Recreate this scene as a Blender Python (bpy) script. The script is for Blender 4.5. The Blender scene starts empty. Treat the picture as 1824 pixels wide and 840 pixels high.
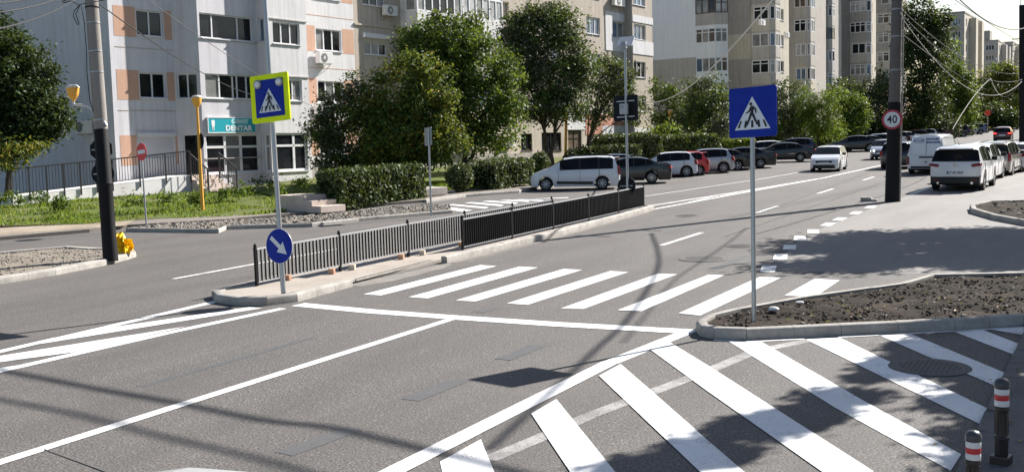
import bpy, bmesh, math, random
import numpy as np
from mathutils import Vector, Matrix, noise as mnoise
RND = random.Random(7)
R_ = math.radians
scene = bpy.context.scene
COL = scene.collection

# ------------------------------------------------------------------ camera
FPX, CX, CY, CAMH = 1922.75, 912.0, 420.0, 2.7
YAW, PITCH, ROLL = R_(29.2307), R_(5.8308), R_(-1.6176)
Fw = Vector((-math.sin(YAW)*math.cos(PITCH), math.cos(YAW)*math.cos(PITCH), -math.sin(PITCH)))
R0 = Vector((math.cos(YAW), math.sin(YAW), 0)); U0 = R0.cross(Fw)
Rt = math.cos(ROLL)*R0 + math.sin(ROLL)*U0
Up = -math.sin(ROLL)*R0 + math.cos(ROLL)*U0
CAM = Vector((0, 0, CAMH))
def ray(x, y): return Fw + Rt*((x-CX)/FPX) - Up*((y-CY)/FPX)
def P(x, y, z=0.0):
    d = ray(x, y); return CAM + d*((z-CAMH)/d.z)
def PT(x, y, D): return CAM + ray(x, y)*D
def depth(p): return (Vector(p)-CAM).dot(Fw)
def PXM(D): return FPX/D                    # photo pixels per metre at depth D

cam = bpy.data.cameras.new('camera'); co = bpy.data.objects.new('camera', cam); COL.objects.link(co)
cam.sensor_width = 36.0; cam.lens = 36.0*FPX/1824.0; cam.clip_start = .05; cam.clip_end = 4000
M = Matrix((( Rt.x, Up.x, -Fw.x, 0), (Rt.y, Up.y, -Fw.y, 0), (Rt.z, Up.z, -Fw.z, 0), (0, 0, 0, 1)))
co.matrix_world = Matrix.Translation(CAM) @ M
scene.camera = co
# the street climbs gently: true vertical leans a little against the road plane
TILT = Vector((0, 0, 1)).rotation_difference(Vector((-.0074, .0168, 1)).normalized()).to_matrix().to_4x4()

# ------------------------------------------------------------------ materials
MATS = {}
def newmat(name):
    m = bpy.data.materials.new(name); m.use_nodes = True
    nt = m.node_tree; b = nt.nodes['Principled BSDF']
    MATS[name] = m
    return m, nt, b
def c4(c): return (c[0], c[1], c[2], 1)
def simple(name, col, rough=.6, metal=0., spec=.5, coat=0.):
    m, nt, b = newmat(name)
    b.inputs['Base Color'].default_value = c4(col); b.inputs['Roughness'].default_value = rough
    b.inputs['Metallic'].default_value = metal; b.inputs['Specular IOR Level'].default_value = spec
    b.inputs['Coat Weight'].default_value = coat; b.inputs['Coat Roughness'].default_value = .04
    return m
def nd(nt, t, **kw):
    n = nt.nodes.new(t)
    for k, v in kw.items(): setattr(n, k, v)
    return n
def mixc(nt, fac, a, b, mode='MIX'):
    n = nt.nodes.new('ShaderNodeMix'); n.data_type = 'RGBA'; n.blend_type = mode
    for s, v in ((n.inputs[0], fac), (n.inputs[6], a), (n.inputs[7], b)):
        if hasattr(v, 'is_output'): nt.links.new(v, s)
        elif isinstance(v, (int, float)): s.default_value = v
        else: s.default_value = c4(v)
    return n.outputs[2]
def noise(nt, co_, scale, detail=3, rough=.55, dist=0.):
    n = nd(nt, 'ShaderNodeTexNoise'); n.inputs['Scale'].default_value = scale
    n.inputs['Detail'].default_value = detail; n.inputs['Roughness'].default_value = rough
    n.inputs['Distortion'].default_value = dist
    nt.links.new(co_, n.inputs['Vector']); return n.outputs[0]
def ramp(nt, f, stops):
    n = nd(nt, 'ShaderNodeValToRGB'); e = n.color_ramp.elements
    while len(e) < len(stops): e.new(.5)
    for i, (p, v) in enumerate(stops):
        e[i].position = p; e[i].color = c4(v) if not isinstance(v, (int, float)) else (v, v, v, 1)
    nt.links.new(f, n.inputs[0]); return n.outputs[0]
def geopos(nt): return nd(nt, 'ShaderNodeNewGeometry').outputs['Position']
def objco(nt): return nd(nt, 'ShaderNodeTexCoord').outputs['Object']
def mapped(nt, co_, sc):
    n = nd(nt, 'ShaderNodeMapping'); n.inputs['Scale'].default_value = sc
    nt.links.new(co_, n.inputs['Vector']); return n.outputs[0]
def bump(nt, b, h, strength, dist=.02):
    n = nd(nt, 'ShaderNodeBump'); n.inputs['Strength'].default_value = strength
    n.inputs['Distance'].default_value = dist
    nt.links.new(h, n.inputs['Height']); nt.links.new(n.outputs[0], b.inputs['Normal'])
def mottled(name, c1, c2, scale, c3=None, scale3=.5, rough=.85, bstr=0., bscale=None, spec=.3, amt3=.6, aniso=None):
    m, nt, b = newmat(name); co_ = geopos(nt)
    cc = mapped(nt, co_, aniso) if aniso else co_
    f = ramp(nt, noise(nt, cc, scale, 5, .6), [(.3, 0.), (.7, 1.)])
    col = mixc(nt, f, c1, c2)
    if c3 is not None:
        f3 = ramp(nt, noise(nt, co_, scale3, 4, .6), [(.45, 0.), (.7, amt3)])
        col = mixc(nt, f3, col, c3)
    nt.links.new(col, b.inputs['Base Color']); b.inputs['Roughness'].default_value = rough
    b.inputs['Specular IOR Level'].default_value = spec
    if bstr: bump(nt, b, noise(nt, co_, bscale or scale*3, 4), bstr)
    return m

def asphalt(name, lo, mid, hi, big, grain=70., bstr=.5):
    m, nt, b = newmat(name); co_ = geopos(nt)
    g = noise(nt, co_, grain, 2, .7)
    col = ramp(nt, g, [(.34, lo), (.45, [c*.85 for c in mid]), (.54, [c*1.1 for c in mid]), (.66, hi)])
    v = nd(nt, 'ShaderNodeTexVoronoi'); v.inputs['Scale'].default_value = grain*1.2
    nt.links.new(co_, v.inputs['Vector'])
    vs = ramp(nt, v.outputs['Color'], [(.80, 0.), (.92, .55)])
    col = mixc(nt, vs, col, [c*1.55 for c in hi])
    p = ramp(nt, noise(nt, co_, .35, 6, .6, .6), [(.35, 0.), (.68, .8)])
    col = mixc(nt, p, col, mixc(nt, .6, col, big))
    p2 = ramp(nt, noise(nt, mapped(nt, co_, (.9, .16, 1)), 1.3, 5, .6), [(.40, 0.), (.78, .5)])
    col = mixc(nt, p2, col, [c*.55 for c in mid])
    # two worn wheel tracks along the lanes and small oil drips
    p3 = ramp(nt, noise(nt, co_, 3.2, 3, .6), [(.64, 0.), (.74, .45)])
    col = mixc(nt, p3, col, [c*.5 for c in mid])
    p4 = ramp(nt, noise(nt, co_, .9, 5, .65, 1.2), [(.60, 0.), (.80, .45)])
    col = mixc(nt, p4, col, [c*1.25 for c in big])
    nt.links.new(col, b.inputs['Base Color']); b.inputs['Roughness'].default_value = .82
    b.inputs['Specular IOR Level'].default_value = .35
    bump(nt, b, g, bstr, .012)
    return m
asphalt('asphalt', (.022,.020,.018), (.112,.103,.096), (.225,.210,.197), (.142,.129,.117), 44., .7)
asphalt('asphalt_lot', (.12,.113,.105), (.205,.192,.18), (.30,.285,.27), (.26,.242,.226), 46., .25)
asphalt('pavement_asphalt', (.12,.105,.09), (.21,.185,.16), (.30,.27,.24), (.26,.22,.18), 40., .3)
mottled('tar_patch', (.062,.064,.070), (.125,.124,.126), 46, (.115,.108,.102), 3., rough=.8, amt3=.9)
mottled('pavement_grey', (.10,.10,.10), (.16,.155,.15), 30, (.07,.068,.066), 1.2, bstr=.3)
mottled('median_paving', (.33,.29,.25), (.42,.375,.325), 20, (.24,.20,.17), .8, bstr=.3)
mottled('kerb_concrete', (.33,.31,.28), (.43,.405,.37), 12, (.22,.20,.18), 2.2, bstr=.35, bscale=60, amt3=.7)
mottled('soil', (.014,.011,.009), (.042,.033,.026), 16, (.085,.068,.053), 1.3, bstr=1., bscale=18, rough=1., spec=.1)
mottled('gravel_ground', (.17,.145,.115), (.34,.30,.25), 20, (.12,.10,.08), 1.5, bstr=1., bscale=24, rough=1., spec=.1)
mottled('sandy_ground', (.30,.25,.19), (.40,.34,.27), 6, (.2,.16,.12), .7, bstr=.4, rough=1., spec=.1)
mottled('lawn_soil', (.075,.11,.025), (.13,.15,.045), 3, (.16,.13,.085), .5, rough=1., spec=.1, amt3=.8)
mottled('far_ground', (.09,.10,.05), (.16,.15,.10), .3, (.2,.18,.15), .06, rough=1.)

def paint(name, thr0, thr1, base=(.82,.82,.81)):
    m, nt, b = newmat(name); co_ = geopos(nt)
    f = noise(nt, co_, 95, 3, .75); f2 = noise(nt, co_, 2.2, 4, .6)
    a = nd(nt, 'ShaderNodeMath', operation='ADD'); nt.links.new(f, a.inputs[0])
    k = nd(nt, 'ShaderNodeMath', operation='MULTIPLY'); nt.links.new(f2, k.inputs[0]); k.inputs[1].default_value = .55
    nt.links.new(k.outputs[0], a.inputs[1])
    w = ramp(nt, a.outputs[0], [(thr0, 1.), (thr1, 0.)])
    d = ramp(nt, noise(nt, co_, 1.1, 4, .6), [(.38, 0.), (.75, .45)])
    cc = mixc(nt, d, base, (.52,.50,.48))
    col = mixc(nt, w, cc, (.16,.15,.145))
    nt.links.new(col, b.inputs['Base Color']); b.inputs['Roughness'].default_value = .7
    b.inputs['Specular IOR Level'].default_value = .3
    return m
paint('road_paint', .60, .72)
paint('road_paint_soft', .60, .74, (.74,.73,.72))
paint('road_paint_old', .70, .95, (.5,.49,.47))

def plaster(name, c1, c2, stain, seam=None):
    m, nt, b = newmat(name); co_ = objco(nt)
    col = mixc(nt, ramp(nt, noise(nt, co_, 1.2, 6, .65), [(.3, 0.), (.7, 1.)]), c1, c2)
    st = ramp(nt, noise(nt, mapped(nt, co_, (3., 3., .16)), 1.4, 6, .68), [(.44, 0.), (.74, .75)])
    col = mixc(nt, st, col, stain)
    nt.links.new(col, b.inputs['Base Color']); b.inputs['Roughness'].default_value = .9
    b.inputs['Specular IOR Level'].default_value = .2
    bump(nt, b, noise(nt, co_, 25, 3), .12)
    return m
plaster('plaster_white', (.64,.63,.63), (.72,.71,.71), (.5,.48,.47))
plaster('plaster_lilac', (.61,.60,.63), (.69,.67,.69), (.50,.48,.49))
plaster('plaster_grey', (.42,.40,.385), (.50,.48,.455), (.33,.31,.29))
plaster('plaster_salmon', (.56,.34,.24), (.62,.39,.285), (.48,.3,.22))
plaster('plaster_beige', (.44,.385,.32), (.52,.455,.385), (.31,.275,.23))
plaster('plaster_cream', (.52,.475,.385), (.59,.54,.45), (.37,.335,.28))
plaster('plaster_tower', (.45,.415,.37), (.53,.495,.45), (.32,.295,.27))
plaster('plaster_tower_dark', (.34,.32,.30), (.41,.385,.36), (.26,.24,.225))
plaster('plaster_pale', (.80,.81,.83), (.85,.86,.87), (.70,.70,.71))
plaster('terracotta_render', (.50,.235,.155), (.58,.30,.205), (.42,.22,.16))
plaster('plinth', (.34,.315,.29), (.43,.40,.365), (.24,.215,.19))
plaster('concrete_pole', (.25,.23,.21), (.31,.285,.26), (.17,.157,.145))
plaster('concrete_pole_dark', (.13,.118,.112), (.18,.165,.155), (.09,.08,.075))
simple('pole_black', (.010,.010,.012), .6, 0., .2)
simple('sleeve_black', (.010,.010,.012), .65, 0., .2)
simple('white_frame', (.72,.72,.73), .45)
simple('brown_frame', (.06,.035,.02), .45)
simple('black_frame', (.02,.02,.022), .4)
simple('roller_white', (.62,.62,.64), .55)
def glass(name, c, r=.06, spec=.4):
    m, nt, b = newmat(name); co_ = objco(nt)
    col = mixc(nt, ramp(nt, noise(nt, co_, .9, 3), [(.4, 0.), (.6, 1.)]), c, [x*1.7+.004 for x in c])
    nt.links.new(col, b.inputs['Base Color']); b.inputs['Roughness'].default_value = r
    b.inputs['Specular IOR Level'].default_value = spec
    bump(nt, b, noise(nt, co_, 1.4, 2), .04)
    return m
glass('glass_dark', (.008,.009,.011)); glass('glass_blue', (.09,.13,.18)); glass('glass_curtain', (.30,.30,.30), .2)
glass('glass_lace', (.17,.17,.165), .15); glass('glass_warm', (.10,.075,.055), .1)
glass('car_glass', (.006,.007,.008), .05, .16)
simple('galvanised', (.42,.43,.44), .38, .85)
simple('galvanised_dull', (.33,.34,.35), .5, .6)
simple('rail_black', (.016,.016,.018), .36, 0., .8)
simple('fence_black', (.006,.006,.008), .34, 0., .30)
simple('fence_rail', (.46,.46,.47), .5, .2)
simple('bar_lit_side', (.27,.265,.26), .5)  # paler grey that puts sunlight into the colour of the bars
simple('cable_bright', (.72,.71,.69), .6)
mottled('dusty_asphalt', (.15,.138,.127), (.25,.23,.205), 9, (.30,.27,.235), 1.2, bstr=.3, bscale=50)
mottled('sign_blue', (.002,.019,.27), (.003,.026,.33), 5, (.02,.045,.28), 2.5, rough=.4, spec=.2, amt3=.35); simple('sign_white', (.66,.70,.74), .35); simple('sign_black', (.008,.008,.01), .5)
simple('sign_lime', (.80,.97,.006), .45, 0., .2); simple('sign_red', (.62,.012,.03), .35); simple('sign_dark_red', (.42,.03,.05), .4)
simple('sign_back', (.012,.013,.017), .6, 0., .2); simple('cabinet_grey', (.42,.44,.47), .5)
simple('lamp_amber', (.85,.42,.06), .35); simple('lamp_cap', (.72,.68,.6), .45); simple('lamp_post_yellow', (.72,.37,.05), .5)
simple('lamp_arm', (.62,.62,.62), .4, .3); simple('bag_yellow', (.92,.62,.012), .35)
simple('bollard_black', (.028,.024,.023), .45); simple('bollard_cap', (.05,.055,.062), .3)
simple('band_white', (.68,.69,.70), .4); simple('band_red', (.50,.02,.03), .4)
mottled('brick_block', (.5,.24,.14), (.6,.4,.28), 12)
simple('pale_block', (.6,.52,.43), .9)
simple('cable_black', (.015,.015,.016), .6); simple('cable_white', (.34,.33,.31), .7); simple('cable_grey', (.09,.09,.095), .7)
simple('iron_cover', (.075,.07,.066), .7, .0); mottled('cover_ring', (.095,.09,.086), (.14,.133,.127), 20)
mottled('step_stone', (.55,.46,.40), (.63,.54,.47), 9, (.42,.35,.3), 1.5)
mottled('white_wall', (.66,.65,.63), (.74,.73,.71), 3, (.5,.48,.45), .8)
simple('solar_panel', (.012,.016,.05), .15); simple('lens', (.7,.72,.74), .1)
simple('ac_white', (.66,.65,.63), .5); simple('ac_grille', (.10,.10,.105), .5)
simple('teal_sign', (.006,.36,.43), .4); simple('teal_light', (.10,.62,.68), .4); simple('sign_letter', (.88,.9,.92), .4)
simple('door_brown', (.09,.025,.018), .5); simple('orange_lattice', (.30,.13,.05), .7)
simple('red_board', (.72,.06,.03), .4)

def leafmat(name, c1, c2, c3, trans=.35):
    m, nt, b = newmat(name)
    g = nd(nt, 'ShaderNodeNewGeometry')
    col = ramp(nt, g.outputs['Random Per Island'], [(0., c1), (.55, c2), (.97, c3)])
    nt.links.new(col, b.inputs['Base Color']); b.inputs['Roughness'].default_value = .55
    b.inputs['Specular IOR Level'].default_value = .16
    t = nd(nt, 'ShaderNodeBsdfTranslucent'); nt.links.new(mixc(nt, .5, col, (.30,.36,.03)), t.inputs['Color'])
    mx = nd(nt, 'ShaderNodeMixShader'); mx.inputs[0].default_value = trans
    nt.links.new(b.outputs[0], mx.inputs[1]); nt.links.new(t.outputs[0], mx.inputs[2])
    nt.links.new(mx.outputs[0], nt.nodes['Material Output'].inputs['Surface'])
    return m
leafmat('leaf_deep', (0.0261,0.0580,0.0145), (0.0522,0.1015,0.0261), (0.1087,0.1595,0.0406), .22)
leafmat('leaf_dark', (0.0120,0.0288,0.0108), (0.0216,0.0456,0.0156), (0.0456,0.0660,0.0204), .10)
leafmat('leaf_mid', (0.0304,0.0653,0.0152), (0.0603,0.1102,0.0255), (0.1515,0.1928,0.0483), .25)
leafmat('leaf_bright', (0.0675,0.1350,0.0189), (0.1148,0.2025,0.0297), (0.2160,0.2835,0.0405), .4)
leafmat('leaf_yellow', (0.0945,0.1148,0.0243), (0.1755,0.1755,0.0378), (0.3510,0.2565,0.0405), .35)
leafmat('leaf_silver', (0.0355,0.0506,0.0284), (0.0756,0.0950,0.0562), (0.2052,0.2180,0.1539), .15)
leafmat('leaf_hedge', (0.0319,0.0551,0.0174), (0.0696,0.1015,0.0319), (0.1595,0.1812,0.0870), .12)
leafmat('grass_blade', (0.0825,0.1500,0.0210), (0.1275,0.2250,0.0300), (0.2850,0.3000,0.0750), .4)
leafmat('dry_leaf', (0.1600,0.0900,0.0400), (0.2500,0.1600,0.0800), (0.3300,0.2500,0.1400), .2)
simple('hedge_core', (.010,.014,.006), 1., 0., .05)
mottled('bark', (.045,.036,.028), (.09,.074,.058), 9, rough=1., bstr=.6, aniso=(3,3,.6))
simple('stone', (.30,.28,.25), .95); mottled('pebble', (.20,.175,.145), (.42,.38,.325), 5, rough=.95)
mottled('clod', (.016,.012,.01), (.042,.033,.026), 9, rough=1.)

def carpaint(name, c, metal=0., rough=.28):
    return simple(name, c, rough, metal, .5, .9)
carpaint('paint_white', (.72,.73,.75)); carpaint('paint_pale', (.72,.74,.78), 0.); carpaint('paint_black', (.010,.010,.012))
carpaint('paint_navy', (.012,.018,.045), .3); carpaint('paint_silver', (.45,.47,.50), .6); carpaint('paint_red', (.5,.022,.022))
carpaint('paint_dark_red', (.11,.012,.018), .3); carpaint('paint_champagne', (.36,.33,.29), .5); carpaint('paint_plum', (.06,.015,.03), .3)
carpaint('paint_blue_grey', (.16,.20,.27), .5); carpaint('paint_graphite', (.05,.052,.058), .4)
simple('trim_black', (.012,.012,.013), .55); simple('tyre', (.014,.014,.015), .8); simple('rim_alloy', (.45,.46,.48), .3, .8)
simple('hub_grey', (.42,.43,.45), .45, .3)
simple('lamp_red', (.20,.006,.010), .2, 0., .5); simple('lamp_clear', (.62,.64,.66), .12, 0., .7); simple('plate_white', (.75,.75,.76), .5)
simple('chrome', (.7,.7,.72), .15, 1.)
def emit(name, c, s):
    m, nt, b = newmat(name); b.inputs['Base Color'].default_value = c4(c)
    b.inputs['Emission Color'].default_value = c4(c); b.inputs['Emission Strength'].default_value = s
    return m
emit('brake_light', (1., .05, .03), 1.6); emit('headlight_on', (1., .97, .92), 2.2)

# ------------------------------------------------------------------ mesh helper
class MB:
    def __init__(self): self.v = []; self.f = []; self.m = []
    def add(self, vs, fs, m=0):
        o = len(self.v); self.v += [tuple(p) for p in vs]
        for q in fs: self.f.append([i+o for i in q]); self.m.append(m)
    def poly(self, pts, m=0): self.add(pts, [list(range(len(pts)))], m)
    def box(self, x0, x1, y0, y1, z0, z1, m=0):
        self.add([(x0,y0,z0),(x1,y0,z0),(x1,y1,z0),(x0,y1,z0),(x0,y0,z1),(x1,y0,z1),(x1,y1,z1),(x0,y1,z1)],
                 [(3,2,1,0),(4,5,6,7),(0,1,5,4),(1,2,6,5),(2,3,7,6),(3,0,4,7)], m)
    def obox(self, c, ax, ay, az, m=0):
        c, ax, ay, az = Vector(c), Vector(ax), Vector(ay), Vector(az)
        vs = [c+sx*ax+sy*ay+sz*az for sz in (-1,1) for sx, sy in ((-1,-1),(1,-1),(1,1),(-1,1))]
        self.add(vs, [(3,2,1,0),(4,5,6,7),(0,1,5,4),(1,2,6,5),(2,3,7,6),(3,0,4,7)], m)
    def bar(self, a, b, w, h, m=0, up=(0,0,1)):
        a, b = Vector(a), Vector(b); d = b-a; L = d.length
        if L < 1e-6: return
        d /= L; u = Vector(up)
        if abs(d.dot(u)) > .95: u = Vector((0, 1, 0))
        s = d.cross(u).normalized(); u = s.cross(d)
        self.obox((a+b)/2, d*L/2, s*w/2, u*h/2, m)
    def prism(self, poly, z0, z1, m=0, mt=None, cap=True):
        n = len(poly); vs = [(p[0],p[1],z0) for p in poly]+[(p[0],p[1],z1) for p in poly]
        self.add(vs, [(i,(i+1)%n,n+(i+1)%n,n+i) for i in range(n)], m)
        if cap:
            self.poly([(p[0],p[1],z1) for p in poly], m if mt is None else mt)
            self.poly([(p[0],p[1],z0) for p in reversed(poly)], m)
    def tube(self, pts, r, n=8, m=0, cap=True):
        pts = [Vector(p) for p in pts]; N = len(pts)
        rr = r if isinstance(r, (list, tuple)) else [r]*N
        vs = []; u = None
        for i, p in enumerate(pts):
            d = (pts[min(i+1,N-1)]-pts[max(i-1,0)])
            d = d.normalized() if d.length > 1e-9 else Vector((0,0,1))
            if u is None:
                u = d.orthogonal().normalized()
            else:
                u = (u-d*u.dot(d)); u = u.normalized() if u.length > 1e-6 else d.orthogonal().normalized()
            w = d.cross(u)
            for k in range(n):
                a = 2*math.pi*k/n; vs.append(p+(u*math.cos(a)+w*math.sin(a))*rr[i])
        fs = [(i*n+k, i*n+(k+1)%n, (i+1)*n+(k+1)%n, (i+1)*n+k) for i in range(N-1) for k in range(n)]
        if cap: fs += [list(reversed(range(n))), [(N-1)*n+k for k in range(n)]]
        self.add(vs, fs, m)
    def lathe(self, prof, c=(0,0,0), n=16, m=0, axis=None, xdir=None, cap=True):
        c = Vector(c); a = Vector(axis or (0,0,1)).normalized()
        u = Vector(xdir).normalized() if xdir else a.orthogonal().normalized(); w = a.cross(u)
        vs = []
        for r, h in prof:
            for k in range(n):
                t = 2*math.pi*k/n; vs.append(c+a*h+(u*math.cos(t)+w*math.sin(t))*r)
        N = len(prof)
        fs = [(i*n+k, i*n+(k+1)%n, (i+1)*n+(k+1)%n, (i+1)*n+k) for i in range(N-1) for k in range(n)]
        if cap and prof[0][0] > 1e-4: fs.append(list(reversed(range(n))))
        if cap and prof[-1][0] > 1e-4: fs.append([(N-1)*n+k for k in range(n)])
        self.add(vs, fs, m)
    def ball(self, c, rx, ry, rz, n=10, k=6, m=0):
        prof = []
        vs = []; c = Vector(c)
        for i in range(k+1):
            t = math.pi*i/k
            for j in range(n):
                a = 2*math.pi*j/n
                vs.append((c.x+rx*math.sin(t)*math.cos(a), c.y+ry*math.sin(t)*math.sin(a), c.z-rz*math.cos(t)))
        self.add(vs, [(i*n+j, i*n+(j+1)%n, (i+1)*n+(j+1)%n, (i+1)*n+j) for i in range(k) for j in range(n)], m)
    def xf(self, mat):
        self.v = [tuple(mat @ Vector(p)) for p in self.v]; return self
    def build(self, name, mats, parent=None, matrix=None, smooth=False, bevel=0.):
        me = bpy.data.meshes.new(name); me.from_pydata(self.v, [], self.f)
        for x in ([mats] if isinstance(mats, str) else mats): me.materials.append(MATS[x])
        me.polygons.foreach_set('material_index', self.m)
        me.update()
        if bevel:
            bm = bmesh.new(); bm.from_mesh(me); bmesh.ops.remove_doubles(bm, verts=bm.verts, dist=1e-5)
            es = [e for e in bm.edges if e.is_manifold and e.calc_face_angle(0) > .6]
            bmesh.ops.bevel(bm, geom=es, offset=bevel, segments=2, affect='EDGES', profile=.6, clamp_overlap=True)
            bm.to_mesh(me); bm.free()
        if smooth:
            me.polygons.foreach_set('use_smooth', [True]*len(me.polygons))
            me.set_sharp_from_angle(angle=R_(smooth if smooth is not True else 40))
        o = bpy.data.objects.new(name, me); COL.objects.link(o)
        if parent: o.parent = parent
        if matrix is not None: o.matrix_basis = matrix
        return o
def tag(o, label, cat, group=None, kind=None):
    o['label'] = label; o['category'] = cat
    if group: o['group'] = group
    if kind: o['kind'] = kind
    return o
def thing(name, label, cat, loc=(0,0,0), heading=0., tilt=True, group=None):
    o = bpy.data.objects.new(name, None); COL.objects.link(o)
    o.matrix_basis = Matrix.Translation(Vector(loc)) @ (TILT if tilt else Matrix()) @ Matrix.Rotation(-heading, 4, 'Z')
    o.empty_display_size = .2
    return tag(o, label, cat, group)
def struct(o, label=None):
    o['kind'] = 'structure'
    if label: o['label'] = label
    return o
def textmesh(name, txt, size, matname, parent=None, matrix=None, ext=.002, bold=0., align='CENTER', sx=1.):
    cu = bpy.data.curves.new(name, 'FONT'); cu.body = txt; cu.size = size; cu.extrude = ext; cu.offset = bold
    cu.align_x = align; cu.align_y = 'CENTER'; cu.space_character = 1.05
    tmp = bpy.data.objects.new(name, cu); COL.objects.link(tmp)
    dg = bpy.context.evaluated_depsgraph_get()
    me = bpy.data.meshes.new_from_object(tmp.evaluated_get(dg)); bpy.data.objects.remove(tmp); me.name = name
    me.materials.clear(); me.materials.append(MATS[matname])
    if sx != 1.:
        for v in me.vertices: v.co.x *= sx
    o = bpy.data.objects.new(name, me); COL.objects.link(o)
    if parent: o.parent = parent
    if matrix is not None: o.matrix_basis = matrix
    return o

# ------------------------------------------------------------------ world, sun
SAZ, SEL = R_(21.5), R_(35.)
SUN = Vector((math.sin(SAZ)*math.cos(SEL), math.cos(SAZ)*math.cos(SEL), math.sin(SEL)))
w = bpy.data.worlds.new('World'); scene.world = w; w.use_nodes = True
nt = w.node_tree; bg = nt.nodes['Background']
sky = nt.nodes.new('ShaderNodeTexSky'); sky.sky_type = 'NISHITA'; sky.sun_disc = False
sky.sun_elevation = SEL; sky.sun_rotation = SAZ; sky.air_density = 1.; sky.dust_density = 1.0; sky.ozone_density = 1.
nt.links.new(sky.outputs[0], bg.inputs[0]); bg.inputs[1].default_value = .055
ld = bpy.data.lights.new('sun', 'SUN'); ld.energy = 5.; ld.angle = R_(.42); ld.color = (1., .96, .905)
lo = bpy.data.objects.new('sun', ld); COL.objects.link(lo); lo.rotation_euler = SUN.to_track_quat('Z', 'Y').to_euler()
lo.location = SUN*60
vs_ = scene.view_settings; vs_.view_transform = 'Standard'; vs_.look = 'None'; vs_.gamma = 1; vs_.exposure = 1.15
vs_.use_curve_mapping = False
scene.cycles.max_bounces = 6; scene.cycles.transparent_max_bounces = 6; scene.cycles.use_denoising = True
scene.cycles.sample_clamp_indirect = 6
# ================================================================== ground
mb = MB(); mb.poly([(-1500,-300,-.06),(1500,-300,-.06),(1500,2500,-.06),(-1500,2500,-.06)])
struct(mb.build('ground', 'far_ground'))
mb = MB(); mb.poly([(-60,-30,0),(30,-30,0),(30,420,0),(-60,420,0)])
struct(mb.build('road', 'asphalt'))
def sheet(name, pts, z, matname):
    m = MB(); m.poly([(p[0], p[1], z) for p in pts]); return struct(m.build(name, matname))
def G(*px, z=0.): return [tuple(P(x, y, z)[:2]) for x, y in px]
# lighter asphalt of the right hand lay-by behind the dashed line
sheet('layby_surface', [(-2.6,19.3)]+G((1368,482),(1424,427),(1475,401),(1530,380),(1577,361))+[(-6.05,36.5),(-5.9,44),(-5.6,60),(-4.6,90),(4,90),(8,40),(8,19.5)], .0015, 'asphalt_lot')

PZ = .0045
class Paint(MB):
    count = 0
    def poly(self, pts, m=0):
        Paint.count += 1; dz = .0006*(Paint.count%9)       # overlapping strokes of paint lie one on the other
        super().poly([(q[0], q[1], q[2]+dz) for q in pts], m)
    def px(self, *pts): self.poly([(q[0], q[1], PZ) for q in G(*pts)])

    def strip(self, pts, wd):
        for (x0,y0),(x1,y1) in zip(pts[:-1], pts[1:]):
            d = Vector((x1-x0, y1-y0)); n = Vector((-d.y, d.x)).normalized()*wd/2
            self.poly([(x0+n.x,y0+n.y,PZ),(x0-n.x,y0-n.y,PZ),(x1-n.x,y1-n.y,PZ),(x1+n.x,y1+n.y,PZ)])
class OldPaint(Paint):
    """worn, erased or dusty strips lie under the fresh paint"""
    def poly(self, pts, m=0):
        Paint.count += 1; MB.poly(self, [(q[0], q[1], .0024+.0003*(Paint.count%5)) for q in pts], m)
def ZM(ox, oy, s, *q): return [(ox+a/s, oy+b/s) for a, b in q]

p_ = Paint()
for q in ([(648,524),(679,526),(884,474),(855,472)], [(728,529),(762,531.3),(958.5,476.5),(925,475)],
          [(812,535),(847,537),(1037.5,480.8),(1004,479)], [(903,540.5),(940,543),(1119,484.8),(1087,483)],
          [(999,549.7),(1039.5,550.5),(1206,488.8),(1171.5,487.7)], [(1100.5,552.7),(1143,554.4),(1290,490.5),(1262,489.6)],
          [(1208.5,558.6),(1247,562.5),(1392,494.8),(1353,493.5)], [(1397,527),(1452,529),(1496,499.5),(1451,497)]):
    p_.px(*q)
struct(p_.build('zebra_crossing_marking', 'road_paint'))
p_ = Paint()
p_.strip([(-11.15,12.98),(-9.6,12.86),(-8.14,12.86)], .30); p_.strip([(-8.14,12.86),(-6.5,12.9),(-4.66,13.04)], .31)
struct(p_.build('stop_line_marking', 'road_paint'))
p_ = Paint(); p_.strip([(-8.14,-6),(-8.14,12.72)], .15); struct(p_.build('lane_line_marking', 'road_paint_soft'))
p_ = Paint(); p_.strip([(-15.46,14.5),(-15.5,19.5)], .12); p_.strip([(-14.95,36.1),(-13.82,47.7),(-13.4,58)], .10)
p_.strip([(-17.6,24.7),(-16.4,28.1)], .10)
struct(p_.build('oncoming_lane_marking', 'road_paint_soft'))
p_ = Paint()
for y0, y1, x in ((22.1,24.9,-8.62),(30.5,33.0,-8.98),(38.6,41.2,-9.15),(46.8,49.4,-9.2),(55,57.6,-9.25),(63,65.6,-9.3),(71,73.6,-9.3)):
    p_.strip([(x,y0),(x-.05,y1)], .13)
struct(p_.build('lane_dash_marking', 'road_paint_soft'))
p_ = Paint()
for x, y in ((1368.7,479),(1390,458),(1406.5,440),(1424.6,424),(1448.6,412),(1475,399.5),(1496,390),(1525,379),(1551,369)):
    c = P(x, y); p_.strip([(c.x+.10,c.y-.42),(c.x-.10,c.y+.42)] if y > 405 else [(c.x+.02,c.y-.42),(c.x-.02,c.y+.42)], .26)
p_.strip([(-6.0,38.5),(-5.9,42)], .16)
struct(p_.build('edge_dash_marking', 'road_paint'))
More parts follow.
